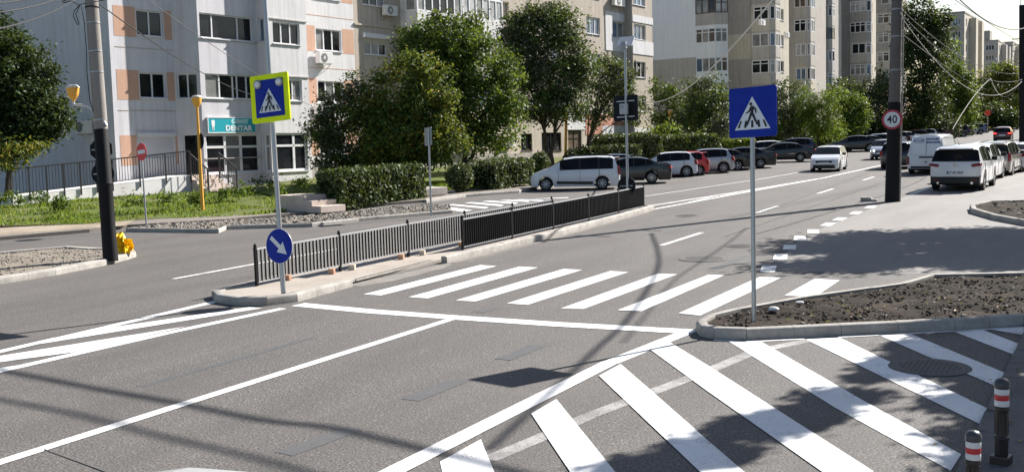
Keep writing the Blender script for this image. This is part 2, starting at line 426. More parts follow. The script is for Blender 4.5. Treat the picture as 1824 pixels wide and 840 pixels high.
# left hatched taper in front of the median
p_ = Paint()
p_.strip([(-12.2,5.0),(-12.47,9.6),(-12.68,13.0)], .17); p_.strip([(-11.4,5.0),(-11.38,8.0),(-11.30,10.5),(-11.12,12.6)], .17)
p_.poly([(x,y,PZ) for x,y in [(-12.45,8.9),(-12.45,10.35),(-11.72,12.5),(-11.45,12.5)]])
p_.poly([(x,y,PZ) for x,y in [(-12.2,7.5),(-12.22,8.35),(-11.42,10.9),(-11.42,9.1)]])
p_.poly([(x,y,PZ) for x,y in [(-12.2,5.2),(-12.2,6.2),(-11.42,8.3),(-11.42,6.8)]])
struct(p_.build('median_hatch_marking', 'road_paint'))
# far hatched taper behind the median
p_ = Paint()
p_.strip([(-13.05,32.2),(-12.1,40),(-11.3,48)], .14); p_.strip([(-12.42,31.3),(-11.9,39),(-11.2,49)], .14)
for y in (33.2,35.4,37.6,39.8):
    ta, tb = min(1,(y+4.2-32)/16), (y-31.3)/17.7
    a0, a1 = -13.05+ta*1.75, -13.05+min(1,(y+4.9-32)/16)*1.75; b0, b1 = -12.42+tb*1.2, -12.42+(tb+.04)*1.2
    p_.poly([(a0,y+4.2,PZ),(a1,y+4.9,PZ),(b1,y+.5,PZ),(b0,y-.2,PZ)])
p_.strip([(-11.25,48),(-11.0,60),(-10.9,110)], .15)
struct(p_.build('centre_hatch_marking', 'road_paint'))
# hatched no-parking zone by the left pavement
p_ = Paint(); Zl = lambda *q: ZM(700,300,5.067,*q)
for a, b, c, d in (((320,345),(420,338),(720,378),(620,392)), ((480,328),(540,322),(865,350),(830,362)), ((640,310),(710,304),(1000,327),(975,341)),
                   ((800,297),(880,291),(1130,308),(1110,321)), ((960,288),(1040,284),(1230,291),(1225,303)), ((1085,283),(1150,279),(1360,287),(1350,296)), ((1230,276),(1300,272),(1575,262),(1590,268))):
    p_.px(*Zl(a,b,c,d))
p_.px(*Zl((150,370),(225,362),(360,374),(280,384))); p_.px(*Zl((0,385),(60,378),(120,380),(20,393)))
struct(p_.build('parking_hatch_marking', 'road_paint'))
# right hatched area with its edge line
p_ = Paint()
p_.strip([(-4.93,-4),(-4.93,11.0),(-4.74,13.1)], .20)
Za = lambda *q: ZM(680,580,3.2304,*q); Zb = lambda *q: ZM(1260,580,3.2304,*q)
p_.px(*Zb((125,92),(310,92),(900,432),(1460,740),(1400,835),(735,472)))
p_.px(*Zb((555,74),(750,64),(1640,490),(1580,572)))
p_.px(*Zb((985,54),(1165,46),(1745,285),(1650,345)))
p_.px(*Zb((1410,32),(1590,27),(1850,128),(1800,182)))
p_.px(*Zb((1640,25),(1822,10),(1850,30),(1850,60)))
p_.px(*(Za((1640,85),(1540,135))+Zb((0,378),(660,842),(960,842),(0,228))))
p_.px(*(Za((1375,222),(1250,290),(1820,832))+Zb((60,935),(320,935),(0,660))+Za((1809,602))))
p_.px(*Za((1005,425),(860,508),(1085,845),(1150,960),(1450,960),(1345,845)))
p_.px(*Za((570,653),(335,782),(350,845),(360,960),(700,960),(650,845)))
kz = G((1272,606),(1330,608.5),(1500,600),(1700,590),(1824,583))
p_.strip(kz, .07)
struct(p_.build('hatched_area_marking', 'road_paint'))
p_ = OldPaint()
p_.strip([tuple(P(*q)[:2]) for q in ((870,818),(960,780),(1050,740),(1250,665),(1345,625),(1470,600))], .17)
struct(p_.build('worn_line_marking', 'road_paint_old'))
# erased dashes: darker milled patches
p_ = OldPaint()
for a, b, wd in (((505,808),(630,763),.22), ((730,712),(822,676),.22), ((895,640),(962,614),.22), ((250,688),(560,600),.10), ((1180,415),(1250,407),.12),
                 ((1265,482),(1330,455),.16), ((1500,345),(1590,325),.1), ((850,556),(880,548),.2)):
    p_.strip([tuple(P(*a)[:2]), tuple(P(*b)[:2])], wd)
struct(p_.build('erased_line_marking', 'tar_patch'))

# ------------------------------------------------------------------ kerbed islands
def ring(poly, wd):
    """inner offset of a ccw polygon"""
    n = len(poly); out = []
    for i in range(n):
        a, b, c = Vector(poly[i-1]), Vector(poly[i]), Vector(poly[(i+1)%n])
        d1 = (b-a).normalized(); d2 = (c-b).normalized()
        n1 = Vector((-d1.y, d1.x)); n2 = Vector((-d2.y, d2.x)); m = n1+n2
        m = m/max(.35, m.dot(n1)) if m.length > 1e-6 else n1
        out.append(tuple(b+m*wd))
    return out
def ccw(p):
    a = sum(p[i-1][0]*p[i][1]-p[i][0]*p[i-1][1] for i in range(len(p)))
    return p if a > 0 else p[::-1]
def resample(poly, step, closed=True):
    out = []; n = len(poly)
    for i in range(n if closed else n-1):
        a, b = Vector(poly[i]), Vector(poly[(i+1)%n]); k = max(1, round((b-a).length/step))
        out += [tuple(a.lerp(b, j/k)) for j in range(k)]
    if not closed: out.append(tuple(poly[-1]))
    return out
def kerb_line(name, path, closed, h=.13, wd=.14, step=.62, gap=.007, z0=-.02, inward=1, matname='kerb_concrete'):
    """kerb of separate stones with a rounded upper edge; the road side is to the right of the path"""
    m = MB(); pts = resample(path, step, closed); n = len(pts); rng = n if closed else n-1
    nor = []
    for i in range(n):
        a = Vector(pts[i-1]) if (closed or i) else Vector(pts[i]); c = Vector(pts[(i+1)%n]) if (closed or i < n-1) else Vector(pts[i])
        d = (c-a).normalized(); nor.append(Vector((-d.y, d.x))*inward)
    prof = [(0, z0),(.004,h-.035),(.014,h-.012),(.035,h),(wd,h),(wd,z0)]
    for i in range(rng):
        j = (i+1)%n; a, b = Vector(pts[i]), Vector(pts[j]); d = (b-a).normalized()*gap/2
        j1, j2 = (RND.uniform(-.004,.004) for _ in range(2))
        s1 = [(*(a+d+nor[i]*o), z+j1*(z > 0)) for o, z in prof]; s2 = [(*(b-d+nor[j]*o), z+j1*(z > 0)) for o, z in prof]
        k = len(prof)
        m.add(s1+s2, [(q, q+1, k+q+1, k+q) for q in range(k-1)]+[list(range(k-1,-1,-1)), list(range(k, 2*k))])
    return struct(m.build(name, matname, smooth=50))
# right planting island with bare soil
isl = ccw([(-4.66,13.10),(-4.50,12.80),(-4.28,12.70),(-3.89,12.78),(-2.90,13.46),(-1.69,14.28),(-.95,14.86),(.6,15.9),(2.2,17.2),(2.2,19.2),(-1.26,18.98),(-2.56,18.30),(-2.85,17.25),(-3.95,15.42),(-4.50,14.2),(-4.68,13.6)])
kerb_line('island_kerb', isl, True, h=.14, wd=.13)
def soil_sheet(name, poly, z, matname, amp, step=.12, nscale=2.5):
    poly = [Vector(p) for p in poly]
    xs = [p.x for p in poly]; ys = [p.y for p in poly]
    bm = bmesh.new(); f = bm.faces.new([bm.verts.new((p.x, p.y, z)) for p in poly])
    bmesh.ops.triangulate(bm, faces=[f])
    import mathutils
    for ax, lo_, hi_ in ((0, min(xs), max(xs)), (1, min(ys), max(ys))):
        k = int((hi_-lo_)/step)
        for i in range(1, k):
            c = [0,0,0]; c[ax] = lo_+(hi_-lo_)*i/k; nn = [0,0,0]; nn[ax] = 1
            bmesh.ops.bisect_plane(bm, geom=bm.verts[:]+bm.edges[:]+bm.faces[:], plane_co=c, plane_no=nn)
    for v in bm.verts:
        if not v.is_boundary:
            v.co.z += amp*(mnoise.noise(v.co*nscale)+.5*mnoise.noise(v.co*nscale*2.7)+.35*mnoise.noise(v.co*nscale*6))
    me = bpy.data.meshes.new(name); bm.to_mesh(me); bm.free(); me.materials.append(MATS[matname])
    me.polygons.foreach_set('use_smooth', [True]*len(me.polygons))
    o = bpy.data.objects.new(name, me); COL.objects.link(o); return o
struct(soil_sheet('island_soil', ring(isl, .13), .105, 'soil', .04))
def inside(pt, poly):
    x, y = pt; c = False; n = len(poly)
    for i in range(n):
        (x1,y1),(x2,y2) = poly[i-1], poly[i]
        if (y1 > y) != (y2 > y) and x < (x2-x1)*(y-y1)/(y2-y1)+x1: c = not c
    return c
def scatter_stones(name, poly, n, smin, smax, z, matlist, label, cat, seed=1):
    rr = random.Random(seed); m = MB(); xs = [p[0] for p in poly]; ys = [p[1] for p in poly]
    ph = (1+5**.5)/2
    base = [Vector(v).normalized() for v in [(1,1,1),(-1,-1,1),(-1,1,-1),(1,-1,-1),(1,.2,-.3),(-1,.1,.2),(.1,1,-.2),(.2,-1,.1)]]
    hull = [(-1,ph,0),(1,ph,0),(-1,-ph,0),(1,-ph,0),(0,-1,ph),(0,1,ph),(0,-1,-ph),(0,1,-ph),(ph,0,-1),(ph,0,1),(-ph,0,-1),(-ph,0,1)]
    fc = [(0,11,5),(0,5,1),(0,1,7),(0,7,10),(0,10,11),(1,5,9),(5,11,4),(11,10,2),(10,7,6),(7,1,8),(3,9,4),(3,4,2),(3,2,6),(3,6,8),(3,8,9),(4,9,5),(2,4,11),(6,2,10),(8,6,7),(9,8,1)]
    k = 0
    while k < n:
        p = (rr.uniform(min(xs), max(xs)), rr.uniform(min(ys), max(ys)))
        if not inside(p, poly): continue
        s = smin*(smax/smin)**(rr.random()**2.2)*.5
        e = (rr.uniform(.7,1.3), rr.uniform(.7,1.3), rr.uniform(.5,.9)); a = rr.uniform(0, 6.3)
        vs = []
        for h in hull:
            j = rr.uniform(.8,1.15)*s/1.9; x, y, zz = h[0]*e[0]*j, h[1]*e[1]*j, h[2]*e[2]*j
            vs.append((p[0]+x*math.cos(a)-y*math.sin(a), p[1]+x*math.sin(a)+y*math.cos(a), z+zz+s*.15))
        m.add(vs, fc, rr.randrange(len(matlist))); k += 1
    return tag(m.build(name, matlist), label, cat, kind='stuff')
scatter_stones('soil_clods', ring(isl, .2), 5200, .012, .06, .11, ['clod','clod','clod','clod','clod','pebble'], 'dark earth clods lying on the bare planting island', 'clods', 3)
# far right planting island
isl2 = ccw([(-3.52,32.6),(-3.34,31.3),(-2.62,29.45),(-1.83,28.1),(0,25.3),(3,24.5),(3,37),(-2.3,34.7),(-3.2,34.1)])
kerb_line('far_island_kerb', isl2, True, h=.14, wd=.14)
struct(soil_sheet('far_island_soil', ring(isl2, .14), .11, 'soil', .03, .3))
scatter_stones('far_soil_clods', ring(isl2, .25), 500, .04, .14, .11, ['clod','clod','pebble'], 'earth clods on the small planting island beside the parked white cars', 'clods', 4)
# median: paved bed with kerbs at the near nose and along the far half
med = [(-13.05,12.95),(-12.6,12.62),(-12.0,12.55),(-11.5,12.78),(-11.32,13.3),(-11.45,14.6),(-11.62,18.2),(-11.72,23.5),(-12.25,30.1),(-12.5,31.3),(-13.0,31.2),(-13.3,28),(-13.35,20),(-13.3,14)]
bed = [(-13.15,13.1),(-12.5,12.8),(-11.65,12.9),(-11.45,13.6),(-11.55,17),(-11.75,23.5),(-12.3,30.6),(-12.95,31),(-13.3,28),(-13.3,20)]
m_ = MB(); m_.prism(ccw([(-13.25,14.8),(-11.75,14.8),(-11.85,18.1),(-11.9,23.5),(-12.4,30.6),(-12.95,30.9),(-13.25,28)]), -.01, .05)
m_.prism(ccw([(-13.1,13.1),(-12.6,12.8),(-11.7,12.85),(-11.6,14.81),(-13.2,14.81)]), -.01, .105)
struct(m_.build('median_bed', 'median_paving'))
kerb_line('median_nose_kerb', [(-13.2,14.9),(-13.15,13.5),(-12.98,12.98),(-12.6,12.68),(-12.0,12.55),(-11.55,12.72),(-11.34,13.2),(-11.50,14.85)], False, h=.13, wd=.15, step=.5)
kerb_line('median_side_kerb', [(-11.60,18.05),(-11.66,20.5),(-11.74,23.5),(-12.24,30.0),(-12.42,31.25),(-12.9,31.4)], False, h=.14, wd=.14)
m_ = MB()
for y0, y1, z1 in ((15.0,18.0,.075),(15.2,17.9,.08)): m_.bar((-11.72,y0,.055),(-11.9,y1,.055), .05, .04)
struct(m_.build('median_edge_strip', 'kerb_concrete'))
# sand swept against the kerb
sheet('kerb_dust', [(-11.35,14.9),(-11.2,15.6),(-11.25,17.4),(-11.45,18.0),(-11.62,18.0),(-11.7,14.9)], .0035, 'dusty_asphalt')
dust = OldPaint()
dust.strip([(-11.53,18.2),(-11.66,23.5),(-12.15,29.9),(-12.36,31.2)], .10); dust.strip([(-11.35,18.4),(-11.58,23.4)], .05)
struct(dust.build('gutter_dust', 'dusty_asphalt'))
# left gravel island round the concrete pole
lisl = ccw(G((-260,545),(0,506),(100,490),(180,474),(225,463),(243,457),(238,452),(205,450),(176,450),(120,447),(0,458),(-260,480)))
kerb_line('left_island_kerb', lisl, True, h=.13, wd=.22)
struct(soil_sheet('left_island_gravel', ring(lisl, .2), .10, 'gravel_ground', .02, .3))
scatter_stones('island_gravel', ring(lisl, .25), 2400, .02, .06, .10, ['pebble','stone','clod'], 'grey gravel filling the island around the leaning pole', 'gravel', 5)
# left pavement, gravel verge, lawn
pav = ccw(G((-500,470),(0,428),(160,414),(228,406),(300,402),(400,396),(540,383),(640,370),(760,360),(830,350),(925,342),(955,336),(1100,318),(1250,291),(1400,270),(1500,256))+[(-26,180),(-31,180)]+
          G((1400,258),(1200,282),(1060,300),(960,326),(870,337),(800,341),(720,350),(560,366),(500,382),(400,388),(280,392),(150,402),(0,408),(-500,432)))
m_ = MB(); m_.prism(pav, -.02, .10); struct(m_.build('pavement', 'pavement_asphalt'))
kerb_line('pavement_kerb', G((760,361),(830,351),(925,343.5),(957,337),(1100,319),(1250,292),(1400,271)), False, h=.12, wd=.14, inward=1)
ver = ccw(G((228,412),(390,414),(402,408),(556,403),(640,393),(770,381),(803,379),(800,371),(760,369),(640,381),(540,391),(400,399),(300,405)))
kerb_line('verge_kerb', G((224,413),(390,415),(404,408.5),(556,404),(640,394),(770,382.5),(806,379.5),(802,372)), False, h=.11, wd=.13)
struct(soil_sheet('gravel_verge', ver, .112, 'gravel_ground', .012, .35))
scatter_stones('verge_gravel', ver, 4200, .03, .11, .112, ['pebble','pebble','stone','clod'], 'pale loose stones on the verge behind the left kerb', 'gravel', 6)

sheet('sandy_strip', G((-300,437),(0,425),(150,413),(222,408),(240,398),(150,403.5),(0,412),(-300,424)), .106, 'sandy_ground')
# lawn in front of the first block, rising towards the wall
lw = G((-300,420),(0,411),(150,405),(280,395),(400,391),(500,385),(545,371),(575,361),(575,341),(350,352),(200,361),(0,366),(-300,376))
def lawn_z(x, y):
    d = max(0., min(1., (-25.5-x+.25*(y-24))/9.)); return .10+.13*d
def lawn(name, poly, zf, step=.6):
    o = soil_sheet(name, poly, 0, 'lawn_soil', .02, step, .8)
    for v in o.data.vertices: v.co.z += zf(v.co.x, v.co.y)
    return struct(o)
lawn('lawn', ccw(lw), lawn_z)
lw2 = G((545,371),(600,364),(720,352),(800,343),(870,339),(960,327),(1060,301),(1200,283),(1330,268),(1420,258))+[(-27,170),(-44,170),(-39,90),(-36.5,45),(-34,36)]
lawn('rear_lawn', ccw(lw2), lambda x, y: .12+.2*max(0,min(1,(-24-x)/8)), 1.2)

def blades(name, spots, n, hmin, hmax, zf, matlist, label, seed, wfac=.16):
    rr = random.Random(seed); m = MB(); k = 0
    while k < n:
        poly, dens = spots[rr.randrange(len(spots))]
        xs = [p[0] for p in poly]; ys = [p[1] for p in poly]
        x, y = rr.uniform(min(xs), max(xs)), rr.uniform(min(ys), max(ys))
        if not inside((x,y), poly): continue
        g = mnoise.noise((x*.7, y*.7, seed)); k += 1
        if g < -.18+rr.uniform(-.2,.2): continue
        h = rr.uniform(hmin, hmax)*(.7+.8*max(0,g+.3)); a = rr.uniform(0,6.28); l = rr.uniform(.1,.9)*h; wd = h*wfac+.012
        z = zf(x, y)-.01; c, s = math.cos(a), math.sin(a)
        m.add([(x-s*wd,y+c*wd,z),(x+s*wd,y-c*wd,z),(x+c*l,y+s*l,z+h)], [(0,1,2)], 0 if rr.random() < .8 else rr.randrange(len(matlist)))
    return tag(m.build(name, matlist), label, 'grass', kind='stuff')
blades('grass', [(lw,1)], 30000, .04, .13, lawn_z, ['grass_blade','leaf_mid','leaf_yellow'], 'bright green grass and weeds on the bank below the ramp', 11)
blades('rear_grass', [(G((700,352),(800,343),(870,339),(960,327),(960,318),(860,325),(700,338)),1)], 8000, .05, .13, lambda x, y: .12+.2*max(0,min(1,(-24-x)/8)), ['grass_blade','leaf_bright'], 'short sunlit grass between the clipped hedges', 12)

# right pavement in the shade with its flush edge
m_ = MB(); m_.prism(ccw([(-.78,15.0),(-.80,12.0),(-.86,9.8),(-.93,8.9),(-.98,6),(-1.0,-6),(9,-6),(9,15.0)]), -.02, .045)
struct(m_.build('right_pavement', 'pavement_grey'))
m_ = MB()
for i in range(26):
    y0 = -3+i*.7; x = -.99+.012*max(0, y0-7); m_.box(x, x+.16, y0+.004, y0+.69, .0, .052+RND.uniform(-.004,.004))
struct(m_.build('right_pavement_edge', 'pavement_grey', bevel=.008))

rr_ = random.Random(21); m_ = MB()
for k_ in range(170):
    x_, y_ = rr_.uniform(-3.6,1.), rr_.uniform(13.2,18.6)
    if k_ < 110 and inside((x_,y_), ring(isl,.2)): z_ = .135
    elif k_ >= 110: x_, y_, z_ = rr_.uniform(-1.3,.6), rr_.uniform(7.2,13.5), .055
    else: continue
    a_, s_ = rr_.uniform(0,6.28), rr_.uniform(.02,.045); c_, d_ = math.cos(a_)*s_, math.sin(a_)*s_
    m_.poly([(x_-c_,y_-d_,z_),(x_+d_*.5,y_-c_*.5,z_+.012),(x_+c_,y_+d_,z_+.004),(x_-d_*.5,y_+c_*.5,z_+.016)], rr_.randrange(2))
tag(m_.build('fallen_leaves', ['dry_leaf','leaf_yellow']), 'dry brown leaves strewn over the bare soil and the pavement edge', 'leaves', kind='stuff')
for nm_, px_, sc_, lb_ in (('stone',(1378,553),.07,'white stone lying by the signpost in the island soil'),('stone',(1425,541),.05,'pale flat stone lying near the back kerb of the soil island')):
    m_ = MB(); q_ = P(*px_, .12); m_.ball((q_.x,q_.y,q_.z+.02), sc_*1.2, sc_, sc_*.5, 9, 6); o = m_.build(nm_, 'white_wall', smooth=True)
    for v in o.data.vertices: v.co += mnoise.noise_vector(v.co*14)*.015
    tag(o, lb_, 'stone')
# ================================================================== street furniture
def axis_thing(name, label, cat, base, top, group=None):
    """thing whose local z runs from base towards top"""
    o = bpy.data.objects.new(name, None); COL.objects.link(o)
    z = (Vector(top)-Vector(base)).normalized(); x = Vector((1,0,0)); y = z.cross(x).normalized(); x = y.cross(z)
    o.matrix_basis = Matrix(((x.x,y.x,z.x,base[0]),(x.y,y.y,z.y,base[1]),(x.z,y.z,z.z,base[2]),(0,0,0,1)))
    return tag(o, label, cat, group)
def plate_frame(parent, pos_world, heading):
    """matrix (in parent space) of a plate: local x to the viewer's right, z up, -y out of the face; the face looks along heading"""
    pm = parent.matrix_basis
    up = (pm.to_3x3() @ Vector((0,0,1))).normalized(); f = Vector((math.sin(heading), math.cos(heading), 0)); f = (f-up*f.dot(up)).normalized()
    y = -f; x = y.cross(up)
    m = Matrix(((x.x,y.x,up.x,pos_world[0]),(x.y,y.y,up.y,pos_world[1]),(x.z,y.z,up.z,pos_world[2]),(0,0,0,1)))
    return pm.inverted() @ m
def rounded(wd, ht, r, n=5):
    out = []
    for cx, cz, a0 in ((wd/2-r,-ht/2+r,-90),(wd/2-r,ht/2-r,0),(-wd/2+r,ht/2-r,90),(-wd/2+r,-ht/2+r,180)):
        for i in range(n+1):
            a = R_(a0+90*i/n); out.append((cx+r*math.cos(a), cz+r*math.sin(a)))
    return out
def slab(mb, poly, y0, y1, m=0, mside=None):
    n = len(poly)
    mb.poly([(x,y0,z) for x,z in poly], m)
    mb.poly([(x,y1,z) for x,z in reversed(poly)], m if mside is None else mside)
    mb.add([(x,y0,z) for x,z in poly]+[(x,y1,z) for x,z in poly], [(i,n+i,n+(i+1)%n,(i+1)%n) for i in range(n)], m if mside is None else mside)
def circle(r, n=40, cx=0, cz=0): return [(cx+r*math.cos(2*math.pi*i/n), cz+r*math.sin(2*math.pi*i/n)) for i in range(n)]
def pictogram(parent, mat, s):
    """white triangle with a walking figure on a zebra crossing; s = triangle width"""
    m = MB(); h = s*.86
    slab(m, [(-s/2,-h/2),(s/2,-h/2),(0,h/2)], -.004, 0)
    m.build('triangle', 'sign_white', parent, mat)
    m = MB(); y = -.0065
    def pl(*q): m.poly([(a*s,y,b*s-h/2) for a,b in q])
    for x0,x1,x2,x3 in ((-.42,-.36,-.29,-.34),(-.24,-.17,-.14,-.20),(-.035,.035,.028,-.028),(.16,.23,.20,.14),(.36,.42,.34,.29)):
        pl((x0,.05),(x1,.05),(x2,.235),(x3,.235))
    figure = MB()
    def limb(a, b, w0, w1):
        a, b = Vector(a), Vector(b); d = (b-a).normalized(); n = Vector((-d.y,d.x))
        k = [a+n*w0, a-n*w0] + [b-n*w1, b+n*w1]
        figure.poly([(q.x*s, y-.0015-figure_off[0], q.y*s-h/2) for q in k]); figure_off[0] += .0002
        for c, r in ((a,w0),(b,w1)):
            figure.poly([((c.x+r*math.cos(t*.5236))*s, y-.0015-figure_off[0], (c.y+r*math.sin(t*.5236))*s-h/2) for t in range(12)]); figure_off[0] += .0002
    figure_off = [0.]
    limb((-.005,.43),(-.005,.56),.038,.058); limb((-.03,.58),(-.09,.47),.026,.022); limb((-.09,.47),(-.16,.435),.022,.018)
    limb((.03,.58),(.10,.515),.026,.022); limb((.10,.515),(.11,.43),.022,.018)
    limb((-.02,.42),(-.085,.26),.034,.028); limb((-.085,.26),(-.145,.12),.028,.022); limb((.01,.42),(.075,.27),.034,.028); limb((.075,.27),(.14,.13),.028,.022)
    figure.poly([((-.035+.042*math.cos(t*.35))*s, y-.002, (.665+.042*math.sin(t*.35))*s-h/2) for t in range(18)])
    m.build('crossing_bars', 'sign_black', parent, mat); figure.build('walking_figure', 'sign_black', parent, mat)
def clamp(parent, z, r=.032):
    m = MB(); m.lathe([(r,z-.02),(r+.008,z-.02),(r+.008,z+.02),(r,z+.02)], n=14); return m.build('clamp', 'galvanised_dull', parent, smooth=True)

# --- crossing sign on the planting island (foreground right)
b = P(1343,571,.11); Db = depth(b); t = PT(1340,243,Db); topz = (t-b).length
sg = axis_thing('crossing_sign', 'blue square pedestrian crossing sign on a grey pole in the bare soil island', 'road sign', b, t)
m = MB(); m.tube([(0,0,-.05),(0,0,topz+.58)], .030, 16); m.build('pole', 'galvanised', sg, smooth=True)
m = MB(); m.lathe([(0,.60),(.02,.598),(.033,.585),(.033,.56)], c=(0,0,topz), n=14); m.build('cap', 'sleeve_black', sg, smooth=True)
c = PT(1340.5,199.5,Db-.05); pf = plate_frame(sg, c, R_(188))
m = MB(); slab(m, rounded(.655,.645,.03), 0, .012); m.build('panel', 'sign_blue', sg, pf)
m = MB()
for a in (-.26,.26): m.box(-.30,.30,.012,.03,a-.015,a+.015)
m.build('bracket', 'galvanised_dull', sg, pf)
pictogram(sg, pf @ Matrix.Translation((-.003,0,-.012)), .49)

# --- crossing sign with lime border plus keep-right disc (median nose)
b = P(505,523,.11); Db = depth(b); t = PT(472,0,Db); ln = (t-b).length
sg = axis_thing('flashing_crossing_sign', 'lime bordered blue crossing sign with two round lamps on a tall pole above the railing', 'road sign', b, t)
m = MB(); m.tube([(0,0,-.05),(0,0,ln*.55),(0,0,ln+.9)], [.041,.038,.034], 14); m.build('pole', 'galvanised', sg, smooth=True)
c = PT(480.2,174.5,Db-.07); pf = plate_frame(sg, c, R_(176))
m = MB(); slab(m, rounded(.755,.765,.03), .004, .03); m.build('border_panel', 'sign_lime', sg, pf)
m = MB(); slab(m, rounded(.565,.60,.005), -.004, .006); m.build('panel', 'sign_blue', sg, pf)
pictogram(sg, pf @ Matrix.Translation((0,-.004,-.035)), .44)
for sx in (-.215,.215):
    m = MB(); cc = pf @ Matrix.Translation((sx,-.004,.235))
    m.lathe([(.072,0),(.072,.02),(.055,.028),(.0,.03)], axis=(0,-1,0), n=20); r_ = m.build('warning_lamp', 'galvanised_dull', sg, cc, smooth=True)
    m = MB(); m.lathe([(.05,.03),(.045,.036),(0,.044)], axis=(0,-1,0), n=20); m.build('lens', 'lens', r_, smooth=True)
m = MB(); m.obox((0,.05,ln+.95), (.3,0,0), (0,.24,.14), (0,-.01,.017)); m.build('solar_panel', 'solar_panel', sg)
m = MB(); m.box(-.12,.12,.03,.13,-.15,.18); m.build('control_box', 'cabinet_grey', sg, pf)

b2 = b; c = PT(497,438,Db-.10); o_ = axis_thing('arrow_sign', 'round blue sign with white arrow pointing down right at the railing end', 'road sign', c, c+(t-b))
pf = plate_frame(o_, c, R_(181))
m = MB(); slab(m, circle(.275,48), 0, .012); m.build('disc', 'sign_blue', o_, pf)
m = MB(); slab(m, circle(.279,48), .004, .010); m.build('rim', 'sign_white', o_, pf)
m = MB(); ang = R_(-42); ca, sa = math.cos(ang), math.sin(ang)
m.poly([((x*ca-z*sa), -.003, (x*sa+z*ca)) for x,z in ((-.22,-.035),(.02,-.035),(.02,-.105),(.21,0),(.02,.105),(.02,.035),(-.22,.035))]); m.build('arrow', 'sign_white', o_, pf)

# --- 40 sign on the right concrete pole, and the pole
b = P(1589,359); Db = depth(b); t = PT(1598,0,Db); ln = (t-b).length
po = axis_thing('concrete_pole', 'tall straight grey concrete pole with black painted foot beside the dashed line', 'utility pole', b, t)
rz = lambda z: .205-.0075*z
m = MB(); z1 = ln*.49; m.tube([(0,0,z1),(0,0,11.)], [rz(z1),rz(11.)], 20); m.build('shaft', 'concrete_pole_dark', po, smooth=True)
m = MB(); m.tube([(0,0,-.05),(0,0,z1)], [rz(0)+.015,rz(z1)+.015], 20); m.build('painted_foot', 'pole_black', po, smooth=True)
for z in (4.1,5.15,6.0,6.3,8.4): m = MB(); m.lathe([(rz(z)+.003,z-.025),(rz(z)+.012,z-.025),(rz(z)+.012,z+.025),(rz(z)+.003,z+.025)], n=18); m.build('steel_band', 'galvanised_dull' if z != 6.3 else 'pole_black', po, smooth=True)
m = MB(); m.tube([(.24,-.02,0),(.23,-.02,3.),(.215,-.02,5.7),(.1,-.1,5.9)], .02, 8); m.build('cable_conduit', 'cable_white', po, smooth=True)
m = MB(); m.bar((-.35,-.1,8.3),(.6,-.1,8.3),.06,.06); m.bar((-.35,-.1,9.6),(.6,-.1,9.6),.06,.06); m.build('cross_arm', 'galvanised_dull', po)
struct_bits = MB(); struct_bits.box(-.75,-.42,-.12,.08,0,.13); struct_bits.box(-.5,-.25,-.1,.12,0,.07)
tag(struct_bits.build('concrete_block', 'kerb_concrete', None, Matrix.Translation(b+Vector((-.2,.05,.0))), bevel=.015), 'small broken concrete block at the foot of the straight pole', 'block')
c = PT(1589,213,Db-.27); s40 = axis_thing('speed_limit_sign', 'round 40 speed limit sign with red rim strapped to the straight pole', 'road sign', c, c+(t-b))
pf = plate_frame(s40, c, R_(174))
m = MB(); slab(m, circle(.305,48), 0, .012); m.build('rim', 'sign_dark_red', s40, pf)
m = MB(); slab(m, circle(.238,48), -.003, .002); m.build('face', 'sign_white', s40, pf)
textmesh('numerals', '40', .34, 'sign_black', s40, pf @ Matrix.Translation((0,-.005,-.005)) @ Matrix.Rotation(math.pi/2,4,'X'), .001, .006, sx=.86)

# --- left leaning pole
b = P(197,461,.1); Db = depth(b); t = PT(163,0,Db); ln = (t-b).length
lp = axis_thing('leaning_concrete_pole', 'leaning grey concrete pole with black sleeved foot and stop sign back', 'utility pole', b, t)
m = MB(); z1 = ln*.50; m.tube([(0,0,z1),(0,0,9.5)], [.142,.125], 20); m.build('shaft', 'concrete_pole', lp, smooth=True)
m = MB(); z0 = ln*.29
m.tube([(0,0,-.05),(0,0,z0*.5),(0,0,z0-.05),(0,0,z0),(0,0,z0+.05),(0,0,z1-.01),(0,0,z1)], [.158,.150,.150,.165,.150,.150,.147], 20); m.build('sleeve', 'sleeve_black', lp, smooth=25)
for z in (ln*.535,ln*.72,ln*.80,ln*.91,ln*.97): m = MB(); m.lathe([(.14,z-.012),(.148,z-.012),(.148,z+.012),(.14,z+.012)], n=18); m.build('steel_band', 'galvanised' if z < ln*.95 else 'pole_black', lp, smooth=True)
m = MB(); pts = [PT(x,y,Db-.1) for x,y in ((188,0),(144,8),(150,40),(154,90),(155,130),(160,180),(166,198))]
inv = lp.matrix_basis.inverted(); m.tube([inv @ p for p in pts], .010, 6); m.build('loose_cable', 'cable_black', lp, smooth=True)
m = MB(); pts = [PT(x,y,Db-.1) for x,y in ((143,8),(132,20),(131,30),(138,45),(141,44),(135,26),(142,10),(126,2),(112,6),(110,3),(120,0))]
m.tube([inv @ p for p in pts], .010, 6); m.build('cable_coil', 'cable_black', lp, smooth=True)
